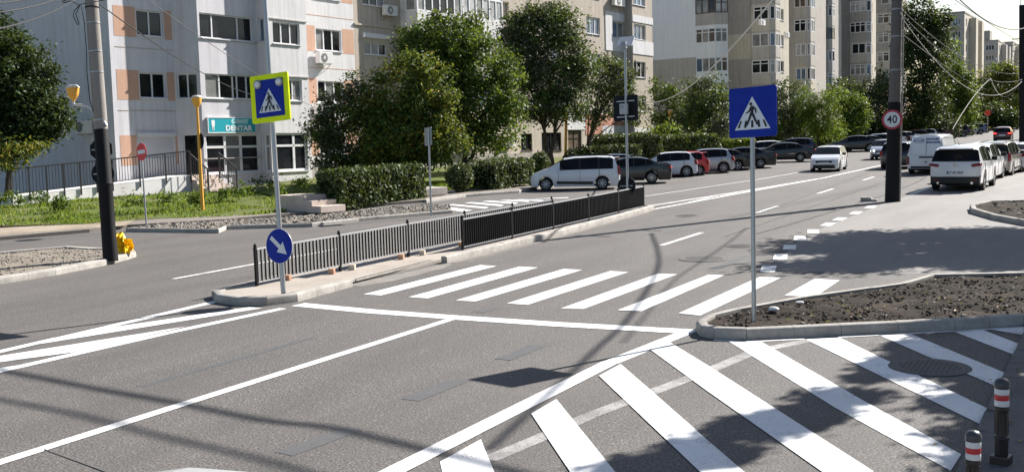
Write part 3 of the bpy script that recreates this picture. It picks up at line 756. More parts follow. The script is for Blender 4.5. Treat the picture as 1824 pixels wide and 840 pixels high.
# bracket lantern on it
c = PT(190,224,Db-.06); la = axis_thing('bracket_lantern', 'amber bowl lantern on a curved white arm fixed to the leaning pole', 'street lamp', c, c+(t-b))
inv = la.matrix_basis.inverted()
m = MB(); m.tube([inv @ PT(x,y,Db-.06) for x,y in ((190,224),(184,214),(176,203),(166,195),(155,189),(143,187),(133,187),(131,186),(131,178))], .026, 10); m.build('arm', 'lamp_arm', la, smooth=True)
def lantern(parent, pos, s=1., capm='lamp_cap'):
    mt = Matrix.Translation(pos)
    m = MB(); m.lathe([(.03*s,-.04*s),(.035*s,.0),(.07*s,.03*s),(.115*s,.11*s),(.135*s,.20*s),(.138*s,.27*s)], n=18); m.build('amber_bowl', 'lamp_amber', parent, mt, smooth=60)
    m = MB(); m.lathe([(.148*s,.265*s),(.146*s,.29*s),(.11*s,.325*s),(0,.34*s)], n=18); m.build('cap', capm, parent, mt, smooth=60)
lantern(la, inv @ PT(131,178,Db-.06), .95)
# backs of the signs that face the side street
for (x,y,r,n,rot,nm,lb,hd) in ((180,266,.255,8,22.5,'stop_sign','dark octagonal back of a stop sign on the leaning pole',0), (183,309,.245,40,0,'round_sign','dark round back of a traffic sign low on the leaning pole',0)):
    c = PT(x,y,Db+.22); s_ = axis_thing(nm, lb, 'road sign', c, c+(t-b)); pf = plate_frame(s_, c, R_(150))
    m = MB(); q = [(r*math.cos(R_(rot)+2*math.pi*i/n), r*math.sin(R_(rot)+2*math.pi*i/n)) for i in range(n)]; slab(m, q, 0, .012); m.build('plate', 'sign_back', s_, pf)
    m = MB(); m.box(-.2,.2,-.02,0,-.015,.015); m.build('bracket', 'galvanised_dull', s_, pf)
# yellow plastic bag at its foot: crumpled sheets folded round the pole
bb = P(219,452,.1); rr = random.Random(5); m = MB()
for (cx,cy,cz,sx,sz,ang) in ((.05,.0,.12,.24,.24,.3),(.16,-.02,.08,.20,.18,-.5),(.00,-.05,.30,.16,.24,.6),(-.02,.0,.40,.13,.14,-.2),(.22,.02,.12,.20,.10,.2),(.10,-.08,.05,.26,.13,.0),(.06,.06,.22,.2,.2,1.2)):
    n = 9; vs = []
    for a_ in range(n):
        for b_ in range(n):
            u, v = a_/(n-1)-.5, b_/(n-1)-.5; p = Vector((u*sx*1.2, .10*math.cos(u*5)*(1-abs(v)), v*sz*1.2))
            q = Vector((bb.x+cx, bb.y+cy, bb.z+cz))+Matrix.Rotation(ang,3,'Z') @ p; q += mnoise.noise_vector(q*11.)*.05; vs.append((q.x,q.y,max(bb.z+.005,q.z)))
    m.add(vs, [(a_*n+b_,a_*n+b_+1,(a_+1)*n+b_+1,(a_+1)*n+b_) for a_ in range(n-1) for b_ in range(n-1)])
tag(m.build('plastic_bag', 'bag_yellow'), 'crumpled yellow plastic bag tied at the foot of the leaning pole', 'bag')

# --- other small signs and lamps on the left side
b = P(261,402,.14); Db = depth(b); t = PT(251,262,Db)
s_ = axis_thing('no_entry_sign', 'round red no entry sign on a thin pole on the grass bank', 'road sign', b, t); ln = (t-b).length
m = MB(); m.tube([(0,0,-.05),(0,0,ln+.15)], .025, 10); m.build('pole', 'galvanised_dull', s_, smooth=True)
pf = plate_frame(s_, PT(251.7,270.5,Db-.05), R_(190))
m = MB(); slab(m, circle(.25,40), 0, .012); m.build('disc', 'sign_red', s_, pf)
m = MB(); slab(m, [(-.19,-.055),(.19,-.055),(.19,.055),(-.19,.055)], -.003, .001); m.build('bar', 'sign_white', s_, pf)

def yellow_lamp(base_px, top_px, label, zb=.1, s=1., r=.075, D=None, capm='lamp_cap'):
    b = P(*base_px, zb) if D is None else PT(*base_px, D); Db = depth(b); t = PT(*top_px, Db); ln = (t-b).length
    o = axis_thing('street_lamp', label, 'street lamp', b, t, 'yellow street lamps')
    m = MB(); m.tube([(0,0,-.05 if D is None else -2.5),(0,0,ln*.4),(0,0,ln-.02)], [r,r*.92,r*.7], 12); m.build('post', 'lamp_post_yellow', o, smooth=True)
    lantern(o, Vector((0,0,ln-.02)), s, capm); return o, t-b, Db
o, ax, Db = yellow_lamp((361,374),(351,190), 'yellow lamp post with amber lantern in front of the dental shop', .15, 1.2, .062)
c = PT(356,251,Db+.1); s_ = axis_thing('round_sign', 'dark round back of a traffic sign on the yellow lamp post', 'road sign', c, c+ax); pf = plate_frame(s_, c, R_(215+180-20))
m = MB(); slab(m, circle(.28,36), 0, .012); m.build('plate', 'sign_back', s_, pf)
yellow_lamp((1191,262),(1194,206), 'yellow lamp post standing in the hedge right of the first block', 0, 1.5, .08, 86.)
yellow_lamp((1488,240),(1489,190), 'thin yellow lamp post with flat white cap among the bright trees', 0, 1.6, .08, 98., 'lamp_cap')
yellow_lamp((1007,300),(1009,170), 'yellow lamp post half hidden in the tree behind the white estate car', 0, 1.3, .09, 62.)
b = PT(1047,282,64.); t = PT(1049,240,64.)
o = axis_thing('yellow_post', 'short yellow post beside the brown entrance door', 'post', b-Vector((0,0,1)), t); m = MB(); m.tube([(0,0,0),(0,0,(t-b).length+1)], .12, 10); m.build('shaft', 'lamp_post_yellow', o, smooth=True)
b = PT(756,300,57.); t = PT(752,258,57.)
o = axis_thing('yellow_post', 'slim yellow post standing behind the long clipped hedge', 'post', b-Vector((0,0,1)), t); m = MB(); m.tube([(0,0,0),(0,0,(t-b).length+1)], .10, 10); m.build('shaft', 'lamp_post_yellow', o, smooth=True)
# sign back on the verge kerb
b = P(768,381,.1); Db = depth(b); t = PT(763,228,Db); ln = (t-b).length
s_ = axis_thing('verge_sign', 'rectangular sign seen from behind on a thin pole at the verge tip', 'road sign', b, t)
m = MB(); m.tube([(0,0,-.05),(0,0,ln)], .030, 10); m.build('pole', 'galvanised', s_, smooth=True)
pf = plate_frame(s_, PT(763,243,Db+.06), R_(25))
m = MB(); slab(m, rounded(.42,.55,.03), 0, .012); m.build('plate', 'galvanised_dull', s_, pf)
m = MB()
for z in (-.15,.15): m.box(-.18,.18,.012,.03,z-.015,z+.015)
m.build('bracket', 'galvanised', s_, pf)
# solar flashing sign at the far end of the median, seen from behind
b = Vector((-12.72,29.9,.05)); Db = depth(b); t = PT(1113,75,Db); 
s_ = axis_thing('solar_crossing_sign', 'black back of a square sign with grey control box and solar panel on top', 'road sign', b, t); ln = (t-b).length
m = MB(); m.tube([(0,0,-.05),(0,0,ln)], [.042,.036], 12); m.build('pole', 'galvanised', s_, smooth=True)
pf = plate_frame(s_, PT(1115,192.5,Db+.08), R_(-4))
m = MB(); slab(m, rounded(.76,.76,.03), -.02, .012); m.build('plate', 'sign_back', s_, pf)
m = MB(); m.box(-.28,.28,.012,.035,.19,.22); m.box(-.28,.28,.012,.035,-.28,-.25); m.build('bracket', 'galvanised', s_, pf)
pf2 = plate_frame(s_, PT(1111,194,Db-.12), R_(176))
m = MB(); m.box(-.12,.12,-.05,.08,-.155,.155); bx = m.build('control_box', 'cabinet_grey', s_, pf2, bevel=.012)
m = MB(); m.lathe([(.018,0),(.018,.012),(0,.012)], c=(-.03,-.05,.06), axis=(0,-1,0), n=10); m.build('lock', 'sleeve_black', bx)
m = MB(); m.obox((0,.06,ln+.02), (.24,.03,0), (-.03,.20,.17), (0,-.01,.014)); m.build('solar_panel', 'cabinet_grey', s_)
m = MB(); m.obox((.0,-.05,ln-.1), (.07,0,0), (0,.06,0), (0,0,.1)); m.build('panel_mount', 'galvanised_dull', s_)
c = PT(1116,331,Db+.08); s2 = axis_thing('round_sign', 'dark round back of a keep right sign behind the last railing panel', 'road sign', c, c+(t-b)); pf = plate_frame(s2, c, R_(-2))
m = MB(); slab(m, circle(.29,40), -.012, 0); m.build('plate', 'sign_back', s2, pf)
m = MB(); m.box(-.2,.2,0,.025,-.015,.015); m.build('bracket', 'galvanised_dull', s2, pf)

# --- railings on the median
def railing_panel(parent, a, b, z0, h, nb, dp=.018, edge=False):
    a, b = Vector((a[0],a[1],0)), Vector((b[0],b[1],0)); d = (b-a).normalized()
    m = MB(); u = Vector((0,0,1))
    m.bar(a+u*(z0+h), b+u*(z0+h), .035, .028); m.bar(a+u*(z0+.07), b+u*(z0+.07), .03, .026)
    pn = m.build('rail', 'fence_rail', parent)
    m = MB(); side = Vector((d.y,-d.x,0))
    for i in range(nb):
        c = a.lerp(b, (i+.5)/nb); q = c+u*(z0+.07+(h-.07)/2); hw = .0135 if edge else .010; m.obox(q, d*hw, side*dp, u*(h-.085)/2)
        if edge: m.obox(q+side*(dp+.001), d*(hw-.001), side*.001, u*(h-.087)/2, 1)  # pale strip on the sun side only, painted as if lit
    m.build('bars', ['fence_black','bar_lit_side'], parent)
def railing(name, label, pts, z0, h, matpost='fence_black', nb=23, posth=.06, zbase=.04, dp=.018, edge=False):
    a = pts[0]; t = thing(name, label, 'railing', (0,0,0), 0, False, 'railings on the median')
    for i, p in enumerate(pts):
        m = MB(); m.box(p[0]-.022,p[0]+.022,p[1]-.022,p[1]+.022, zbase, z0+h+posth); m.ball((p[0],p[1],z0+h+posth+.02), .028,.028,.03, 8, 5)
        m.build('post', matpost if i != len(pts)-1 or matpost != 'fence_black' else 'fence_black', t)
        if i: railing_panel(t, pts[i-1], p, z0, h, nb, dp, edge)
    return t
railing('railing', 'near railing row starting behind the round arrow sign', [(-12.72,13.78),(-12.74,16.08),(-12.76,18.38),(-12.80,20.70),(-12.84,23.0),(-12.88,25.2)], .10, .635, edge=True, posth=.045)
railing('railing', 'far railing row beginning halfway along the median kerb', [(-12.28,19.75),(-12.34,22.05),(-12.42,24.35),(-12.50,26.65),(-12.60,28.9),(-12.70,31.1)], .05, .665, nb=24, dp=.027, posth=.045)
for i, (y, dx, mm) in enumerate(((14.5,.02,'brick_block'),(15.75,.0,'brick_block'),(16.35,.02,'pale_block'),(18.0,.0,'brick_block'),(18.75,.02,'pale_block'),(20.3,.02,'brick_block'))):
    m = MB(); m.box(-.06,.06,-.035,.035,0,.10)
    lab = ['first','second','third','fourth','fifth','sixth'][i]
    tag(m.build('brick', mm, None, Matrix.Translation((-12.68+dx,y,.052 if y > 14.8 else .106)) @ Matrix.Rotation(.2*math.sin(i*7),4,'Z'), bevel=.008), 'loose brick propping the near railing, %s from the round arrow sign' % lab, 'brick', 'bricks under the railing')

# --- bollards on the right pavement
def bollard(px, py_top, D, label):
    top = PT(px, py_top, D); b = Vector((top.x, top.y, .045))
    H = top.z-b.z; s = H/.72
    o = thing('bollard', label, 'bollard', b, R_(10), True, 'bollards on the right pavement')
    m = MB(); m.prism([(-.075*s,-.075*s),(.075*s,-.075*s),(.075*s,.075*s),(-.075*s,.075*s)], -.02, .07*s); m.build('foot', 'bollard_black', o, bevel=.012*s)
    m = MB(); m.lathe([(.056*s,.07*s),(.056*s,.20*s),(.064*s,.205*s),(.064*s,.225*s),(.052*s,.235*s),(.050*s,.44*s),(.062*s,.45*s),(.064*s,.475*s),(.056*s,.485*s)], n=8); m.build('column', 'bollard_black', o, smooth=20, bevel=.003)
    m = MB()
    for k in range(8):
        a = (k+.5)*math.pi/4; m.bar((.051*s*math.cos(a),.051*s*math.sin(a),.25*s),(.049*s*math.cos(a),.049*s*math.sin(a),.43*s),.008,.008)
    m.build('ribs', 'bollard_black', o)
    for nm, z0, z1, mt in (('reflective_band',.486,.535,'band_white'),('reflective_band',.536,.582,'band_red'),('reflective_band',.583,.632,'band_white')):
        m = MB(); m.lathe([(.0565*s,z0*s),(.0575*s,(z0+.002)*s),(.0575*s,(z1-.002)*s),(.0565*s,z1*s)], n=24); m.build(nm, mt, o, smooth=True)
    m = MB(); m.lathe([(.058*s,.632*s),(.063*s,.640*s),(.063*s,.668*s),(.058*s,.69*s),(.04*s,.712*s),(0,.72*s)], n=24); m.build('cap', 'bollard_cap', o, smooth=50)
    return o
bollard(1786,673,8.15,'black bollard with red and white bands standing whole on the pavement edge')
bollard(1735,766,7.05,'black bollard with red and white bands cut off by the bottom edge')

# --- manhole covers
def cover(px, py, r, name, label, mat='iron_cover'):
    c = P(px, py); m = MB(); n = 36
    m.lathe([(r*1.18,0),(r*1.16,.006),(r*1.02,.007)], n=n, c=(c.x,c.y,.005)); m2 = MB()
    m2.lathe([(r,.008),(r*.97,.010),(0,.0105)], n=n, c=(c.x,c.y,.005))
    for k in range(-6,7):
        for j in range(-6,7):
            x, y = k*r*.14, j*r*.14
            if math.hypot(x,y) < r*.86: m2.box(c.x+x-r*.045,c.x+x+r*.045,c.y+y-r*.045,c.y+y+r*.045,.012,.019)
    t = thing(name, label, 'manhole cover', (0,0,0), 0, False)
    m.build('frame', 'cover_ring', t); m2.build('lid', mat, t)
cover(1254,461,.42,'manhole_cover','round manhole cover in the lane beyond the zebra crossing','cover_ring')
cover(1656,654,.36,'manhole_cover','dark round manhole cover between the white hatch stripes')
cover(1225,384+0,.30,'manhole_cover','small manhole cover near the far tip of the median','cover_ring')
cover(1318,438,.26,'manhole_cover','dark sunken drain cover beside the signpost in the lane')

# --- clay stone steps by the hedge
t = thing('garden_steps', 'pale stone garden steps between the weedy bank and the long hedge', 'steps', P(560,374,.1), R_(8), True)
for i in range(3):
    m = MB(); m.box(-.9-.42*i+.45,.45-.42*i+.45, -.55, .55, .0 if i else -.05, .17*(i+1)); 
    if i: m = MB(); m.box(-.9-.42*i+.45,.45-.42*i+.45,-.55-.002*i,.55+.002*i,-.05,.17*(i+1))
    m.build('step', 'step_stone', t, bevel=.012)
c = P(748,349,.12); m = MB(); m.box(-.5,.5,-1.1,1.0,0,.3)
tag(m.build('stone_slab', 'plinth', None, Matrix.Translation(c) @ Matrix.Rotation(-.2,4,'Z'), bevel=.03), 'low grey stone slab lying against the right end of the long hedge', 'stone slab')

# --- overhead cables
def cable(pts_world, sag, r, mat, label, n=28, name='overhead_cable'):
    a, b = Vector(pts_world[0]), Vector(pts_world[1]); L = []
    for i in range(n+1):
        u = i/n; p = a.lerp(b, u); p.z -= sag*4*u*(1-u); L.append(p)
    m = MB(); m.tube(L, r, 6)
    return tag(m.build(name, mat, smooth=True), label, 'cable', 'overhead cables')
DR, DL = 34.6, depth(P(197,461,.1))
for i, (x0,y0,d0,x1,y1,d1,sag,r,mt,lab) in enumerate((
    (1600,12,DR,1835,126,66,.9,.011,'cable_black','topmost black cable running right from the straight pole over the parked cars'),
    (1602,22,DR,1840,132,66,1.2,.010,'cable_grey','grey cable just under the topmost one right of the straight pole'),
    (1604,28,DR,1840,120,66,2.1,.011,'cable_white','pale sagging cable dipping over the distant yellowish tree'),
    (1606,60,DR,1760,160,118,.3,.010,'cable_grey','thin cable slanting down across the tall dark tree'),
    (1690,-20,30,1850,36,52,.75,.018,'cable_black','black cable sagging across the top right sky'),
    (1660,-30,30,1850,90,80,.2,.012,'cable_grey','thin grey cable crossing the top right sky on a slant'),
    (1697,230,70,1765,140,90,-.35,.018,'cable_white','white cable rising from the parked row towards the distant trees'),
    (1135,176,80,1400,-30,30,1.35,.030,'cable_bright','white cable sagging in front of the pale bluish gable'),
    (1765,140,90,1830,118,60,1.6,.012,'cable_white','white cable looping to the dark pole at the right edge'))):
    cable((PT(x0,y0,d0), PT(x1,y1,d1)), sag, r, mt, lab)
for i, (x1,y1,d1,lab,r) in enumerate(((-40,58,14,'lowest black cable going left from the leaning pole',.012),(-40,25,14,'middle black cable going left from the leaning pole',.014),(-40,8,13,'upper black cable going left from the leaning pole',.012))):
    cable((PT(150,-12+i*-14,DL), PT(x1,y1,d1)), .12, r, 'cable_black', lab)
cable((PT(172,4,DL), PT(446,168,48.)), .25, .014, 'cable_black', 'black cable slanting from the leaning pole down across the lilac block')
cable((PT(180,-60,DL), PT(610,215,56.)), .3, .010, 'cable_grey', 'thin grey cable crossing the lilac block above the dental sign')
# span cables high over the road: their soft shadows cross the asphalt
def span_from_shadow(px, z, r, label):
    pts = []
    k = SUN.x/SUN.z, SUN.y/SUN.z
    for x, y in px:
        g = P(x, y); zz = z if not isinstance(z, (list,tuple)) else z[len(pts)]
        pts.append(Vector((g.x+k[0]*zz, g.y+k[1]*zz, zz)))
    # smooth
    out = []
    for i in range(len(pts)-1):
        p0, p1, p2, p3 = pts[max(0,i-1)], pts[i], pts[i+1], pts[min(len(pts)-1,i+2)]
        for j in range(6):
            u = j/6; out.append(.5*((2*p1)+(-p0+p2)*u+(2*p0-5*p1+4*p2-p3)*u*u+(-p0+3*p1-3*p2+p3)*u**3))
    out.append(pts[-1])
    m = MB(); m.tube(out, r, 6)
    tag(m.build('overhead_cable', 'cable_black', smooth=True), label, 'cable', 'overhead cables')
span_from_shadow([(-120,640),(16,662),(178,693),(314,717),(471,748),(593,762),(782,806),(960,850)], 9.5, .045, 'thick bundled cable high over the near lanes')
span_from_shadow([(-120,690),(5,712),(147,740),(278,774),(471,819),(640,870)], 10., .035, 'second bundled cable high over the near lanes')
span_from_shadow([(1160,415),(1171,445),(1172,475),(1150,520),(1112,575),(1061,622),(1000,680),(930,745),(870,800)], 8.5, .035, 'slack cable loop high above the zebra crossing')
span_from_shadow([(1330,405),(1300,430),(1250,465),(1200,500),(1150,560),(1110,610)], 8.8, .018, 'thin slack cable high above the zebra crossing')
# ================================================================== buildings
class Building:
    def __init__(self, name, label, O, heading, group=None, cat='apartment block'):
        self.t = thing(name, label, cat, O, heading, True, group); self.inv = self.t.matrix_basis.inverted()
        self.o = self.inv @ CAM; self.r3 = self.inv.to_3x3(); self.rr = random.Random(sum(map(ord, label)))
    def sz(self, x, y, n=0.):
        d = self.r3 @ ray(x, y); k = (n-self.o.x)/d.x; p = self.o+d*k; return p.y, p.z
    def rect(self, x0, y0, x1, y1, n=0.):
        """pixel rectangle -> s0,s1,z0,z1 on the facade plane, from the mid heights"""
        xm, ym = (x0+x1)/2, (y0+y1)/2
        return self.sz(x0,ym,n)[0], self.sz(x1,ym,n)[0], self.sz(xm,y1,n)[1], self.sz(xm,y0,n)[1]
    def wall(self, a, b, z0, z1, holes, matname, name='wall', rev=.14):
        """a, b = (n, s) ends; outward normal lies to the left of +s travel; holes (u0,u1,z0,z1) along a->b"""
        A, B = Vector((a[0],a[1],0)), Vector((b[0],b[1],0)); L = (B-A).length; d = (B-A)/L; out = Vector((d.y,-d.x,0))
        us = sorted({0.,L}|{h[0] for h in holes}|{h[1] for h in holes}); zs = sorted({z0,z1}|{h[2] for h in holes}|{h[3] for h in holes})
        us = [u for u in us if -1e-6 <= u <= L+1e-6]; zs = [z for z in zs if z0-1e-6 <= z <= z1+1e-6]
        m = MB(); W = lambda u, z, k=0.: tuple(A+d*u+out*k+Vector((0,0,z)))
        for i in range(len(us)-1):
            for j in range(len(zs)-1):
                uc, zc = (us[i]+us[i+1])/2, (zs[j]+zs[j+1])/2
                if any(h[0] < uc < h[1] and h[2] < zc < h[3] for h in holes): continue
                m.poly([W(us[i],zs[j]),W(us[i+1],zs[j]),W(us[i+1],zs[j+1]),W(us[i],zs[j+1])])
        for h in holes:
            for p, q in (((h[0],h[2]),(h[0],h[3])),((h[0],h[3]),(h[1],h[3])),((h[1],h[3]),(h[1],h[2])),((h[1],h[2]),(h[0],h[2]))):
                m.poly([W(*p),W(*q),W(*q,-rev),W(*p,-rev)])
        return m.build(name, matname, self.t)
    def window(self, a, b, u0, u1, z0, z1, nm=2, frame='white_frame', glassm=None, rev=.14, bar=.055, trans=None, sill=True, split=None, proud=0.):
        A, B = Vector((a[0],a[1],0)), Vector((b[0],b[1],0)); d = (B-A).normalized(); out = Vector((d.y,-d.x,0))
        W = lambda u, z, k=0.: A+d*u+out*k+Vector((0,0,z))
        m = MB(); k = -rev+.03+proud; up = Vector((0,0,1)); hb = bar/2
        def bx(ua, ub, za, zb, kk=k, t=.03): m.obox(W((ua+ub)/2,(za+zb)/2,kk), d*(ub-ua)/2, out*t, up*(zb-za)/2)
        bx(u0,u1,z0,z0+bar); bx(u0,u1,z1-bar,z1); bx(u0,u0+bar,z0+bar,z1-bar); bx(u1-bar,u1,z0+bar,z1-bar)
        cuts = split if split else [i/nm for i in range(1,nm)]
        for c in cuts: uc = u0+(u1-u0)*c; bx(uc-hb*1.3,uc+hb*1.3,z0+bar,z1-bar)
        if trans: bx(u0+bar,u1-bar,trans-hb,trans+hb)
        if sill and rev > .05: m.obox(W((u0+u1)/2,z0-.02,.02), d*((u1-u0)/2+.05), out*.05, up*.018)
        f = m.build('window', frame, self.t)
        if glassm is None: glassm = self.rr.choices(['glass_dark','glass_blue','glass_lace','glass_curtain','glass_warm'], [6,2,1.2,.7,.8])[0]
        edges = [0]+cuts+[1]; m = MB(); g2 = []
        for i in range(len(edges)-1):
            ua, ub = u0+(u1-u0)*edges[i], u0+(u1-u0)*edges[i+1]
            mi = 1 if (self.rr.random() < .2) else 0
            t = self.rr.uniform(-.006,.006)
            m.poly([tuple(W(ua,z0,k-.012+t)),tuple(W(ub,z0,k-.012-t)),tuple(W(ub,z1,k-.012-t)),tuple(W(ua,z1,k-.012+t))], mi)
        m.build('pane', [glassm, 'glass_lace' if glassm != 'glass_lace' else 'glass_dark'], f)
        return f
    def facade(self, a, b, z0, z1, wins, matname, **kw):
        """wins: dicts with u0,u1,z0,z1 (+ options)"""
        wins = [dict(w) for w in wins]
        self.wall(a, b, z0, z1, [(w['u0'],w['u1'],w['z0'],w['z1']) for w in wins], matname)
        for w in wins:
            if w.pop('blank', False): continue
            self.window(a, b, **{**kw, **w})
    def slab(self, n0, n1, s0, s1, z0, z1, matname, name='slab', bevel=0.):
        m = MB(); m.box(n0,n1,s0,s1,z0,z1); return m.build(name, matname, self.t, bevel=bevel)
    def bay(self, pts, floors, fh, zbase, matname, para=.95, gl=1.45, mull=(1,2,1), frames=('white_frame',), mats=None, skip=(), closed_ends=True, first_solid=False, glassw=None, partial=True):
        """glazed balcony stack on the polyline pts [(n,s)...] running towards +s"""
        n = len(pts)
        for fl in range(floors):
            z = zbase+fh*fl; pm = (mats[fl%len(mats)] if mats else matname)
            m = MB()
            for i in range(n-1):
                A, B = Vector((*pts[i],0)), Vector((*pts[i+1],0)); d = (B-A).normalized(); out = Vector((d.y,-d.x,0))
                p = [A,B,B-out*.12,A-out*.12]
                m.prism([(q.x,q.y) for q in p], z, z+para)
                p = [A-out*.03,B-out*.03,B-out*.14,A-out*.14]
                m.prism([(q.x,q.y) for q in p], z+para+gl, z+fh-.002)
            c = [(p[0],p[1]) for p in pts]+[(pts[-1][0]-3 if False else min(q[0] for q in pts)-.05,pts[-1][1]),(min(q[0] for q in pts)-.05,pts[0][1])]
            m.prism(c, z-.10, z-.003)
            m.build('balcony', pm, self.t)
            fr = self.rr.choice(frames)
            for i in range(n-1):
                A, B = Vector((*pts[i],0)), Vector((*pts[i+1],0)); L = (B-A).length; d = (B-A)/L; out = Vector((d.y,-d.x,0))
                if mull[i] == 0:
                    p = [A-out*.03,B-out*.03,B-out*.14,A-out*.14]; m = MB(); m.prism([(q.x,q.y) for q in p], z+para, z+para+gl); m.build('bay_wall', pm, self.t); continue
                u0 = 0. if not partial else L*self.rr.choice([0.,.0,.12,.3]) if L > 1.2 else .06
                u1 = L if not partial else (L-(.10 if L > 1. else .05))
                if u0 > .05 or u1 < L-.05:
                    for ua, ub in ((0,u0),(u1,L)):
                        if ub-ua > .03: m = MB(); a_, b_ = A+d*ua, A+d*ub; m.prism([(q.x,q.y) for q in (a_-out*.03,b_-out*.03,b_-out*.14,a_-out*.14)], z+para, z+para+gl); m.build('bay_wall', pm, self.t)
                gm = self.rr.choices(['glass_dark','glass_blue','glass_lace','glass_curtain','glass_warm'], glassw or [4,3,2,1.4,.7])[0]
                tr = z+para+gl*.72 if self.rr.random() < .5 else None
                self.window(pts[i], pts[i+1], u0, u1, z+para, z+para+gl, max(1, round((u1-u0)/.75)), fr, gm, rev=.06, bar=.085, sill=False, trans=tr)

# ---------------- first block: lilac and beige panels, dental practice on the ground floor
corner = PT(196,125,46.5); HB = R_(3.8)
base1 = Vector((corner.x, corner.y, 0)); base1 = base1 + (TILT.to_3x3() @ Vector((0,0,1)))*(-.2-base1.z)
B1 = Building('apartment_building', 'lilac and beige panel apartment block with a dental practice on its ground floor', base1, HB)
FH = 2.75; ZT = 16.5
# window band heights from the picture
z_r2 = B1.rect(249.4,130,295.7,175); z_r1 = B1.rect(243,21,290,67); 
ROW = z_r2[2]            # sill of the second row
def up_rows(wlist, k0, k1):
    return [dict(w, z0=w['z0']+FH*k, z1=w['z1']+FH*k) for w in wlist for k in range(k0, k1)]
s_bayA = B1.sz(357,150,1.05)[0]; s_bayB = B1.sz(457,60,1.05)[0]; s_end = B1.sz(546,60,1.70)[0]
sA0 = s_bayA; 
# A: left wall section
w2 = dict(u0=z_r2[0],u1=z_r2[1],z0=z_r2[2],z1=z_r2[3],nm=2,glassm='glass_dark'); 
sh = B1.rect(246,243,311,281)
B1.facade((0,0),(0,sA0), -.6, ZT, up_rows([w2],0,4)+[dict(u0=sh[0],u1=sh[1],z0=sh[2],z1=sh[3],blank=True)], 'plaster_lilac')
m = MB(); k = 10
for i in range(k):
    z0 = sh[2]+(sh[3]-sh[2])*i/k; m.box(-.08,-.06,sh[0],sh[1],z0+.01,z0+(sh[3]-sh[2])/k-.01); 
m.box(-.14,.10,sh[0]-.05,sh[1]+.05,sh[3]-.02,sh[3]+.16); m.box(-.09,-.075,sh[0],sh[1],sh[2],sh[3]); m.build('roller_shutter', 'roller_white', B1.t)
for kf in range(-1, 4):
    zc0, zc1 = z_r2[2]-.10+FH*kf, z_r2[3]+.08+FH*kf
    u0, u1 = (z_r2[0],z_r2[1]) if kf >= 0 else (sh[0],sh[1])
    if kf < 0: zc0, zc1 = sh[2]-.3, sh[3]+.06
    for e0, e1 in ((.25,u0-.06),(u1+.06,sA0-.12)): m = MB(); m.box(-.02,.006,e0,e1,zc0,zc1); m.build('salmon_panel', 'plaster_salmon', B1.t)
    m = MB(); zb = z_r2[2]+FH*kf+1.82+.35; m.box(-.02,.012,.25,sA0-.1,zb,zb+.035); m.build('cornice_line', 'plaster_beige', B1.t)
# gable
GW = 12.
wl = [dict(u0=GW-u-.5,u1=GW-u,z0=z,z1=z+.75,nm=1,glassm='glass_dark') for u in (6.6,9.2) for z in (z_r1[2]-.0+.35, z_r1[2]+FH+.35, z_r1[2]+2*FH+.35)]
B1.facade((-GW,0),(0,0), -1., ZT, wl, 'plaster_lilac')
m = MB(); m.box(-GW,-.3,-.012,.02,z_r2[2]-.9,z_r2[2]-.85); m.build('joint_line', 'plaster_white', B1.t)
# B: bay A (front n=1.05) with a chamfered left cheek, bay B (front n=2.0)
nA, nB = 1.05, 1.70
sAend = s_bayB; sB1 = s_end
chA = (0., sA0-.75)
rA = B1.rect(366,133,452,176,nA); rA1 = B1.rect(364,27,446,73,nA)
cheek_len = math.hypot(nA, .75)
def rowsA(): return up_rows([dict(u0=rA[0]-sA0,u1=sAend-sA0-.02,z0=rA[2],z1=rA[3],split=[.27,.52,.60,.78],glassm='glass_dark'),],0,1)+\
    up_rows([dict(u0=.12,u1=sAend-sA0-.25,z0=rA[2],z1=rA[3],split=[.24,.72],glassm='glass_dark')],1,4)
zsgn = B1.rect(369,210,453,236,nA)
shopA = B1.rect(370,238,452,309,nA)
B1.facade((0,sA0-.6),(nA,sA0), -.6, ZT, [dict(u0=.12,u1=cheek_len-.22,z0=rA[2]+FH*k,z1=rA[3]+FH*k,nm=2,glassm='glass_dark') for k in (0,)]+
          [dict(u0=.25,u1=cheek_len-.25,z0=shopA[2]-.4,z1=shopA[3],nm=1,glassm='glass_dark')], 'plaster_lilac')
B1.facade((nA,sA0),(nA,sAend), -.6, ZT, rowsA()+[dict(u0=.15,u1=sAend-sA0-.10,z0=shopA[2],z1=shopA[3],split=[.36,.65],trans=shopA[3]-.62,glassm='glass_dark',bar=.11)], 'plaster_lilac')
chB = nB-nA; 
B1.facade((nA,sAend),(nB,sAend), -.6, ZT, [dict(u0=.12,u1=chB-.16,z0=rA[2]+FH*k,z1=rA[3]+FH*k,nm=1,glassm='glass_blue') for k in range(0,4)]+
          [dict(u0=.14,u1=chB-.10,z0=shopA[2],z1=shopA[3],nm=1,trans=shopA[3]-.62,glassm='glass_dark',bar=.11)], 'plaster_lilac')
rB = B1.rect(486,41,534,79,nB); LB = sB1-sAend
B1.facade((nB,sAend),(nB,sB1), -.6, ZT, [dict(u0=rB[0]-sAend,u1=rB[1]-sAend,z0=rB[2]+FH*(k-1),z1=rB[3]+FH*(k-1),nm=3,glassm='glass_dark') for k in range(0,4)]+
          [dict(u0=.12,u1=LB-.25,z0=shopA[2],z1=shopA[3],split=[.62],trans=shopA[3]-.62,glassm='glass_dark',bar=.11)], 'plaster_white')
B1.facade((nB,sB1),(0,sB1+.02), -.6, ZT, [], 'plaster_lilac')
for k in range(-1, 4): m = MB(); m.box(nA-.05,nA+.05,sA0,sAend-.02,rA[2]+FH*k-.05,rA[2]+FH*k-.01); m.build('sill_line', 'plaster_grey', B1.t)
for q in (rB[3]-FH,rB[3]): m = MB(); m.box(nB-.02,nB+.05,sAend-.02,sB1+.03,q+.12,q+.17); m.build('ledge', 'plaster_grey', B1.t)
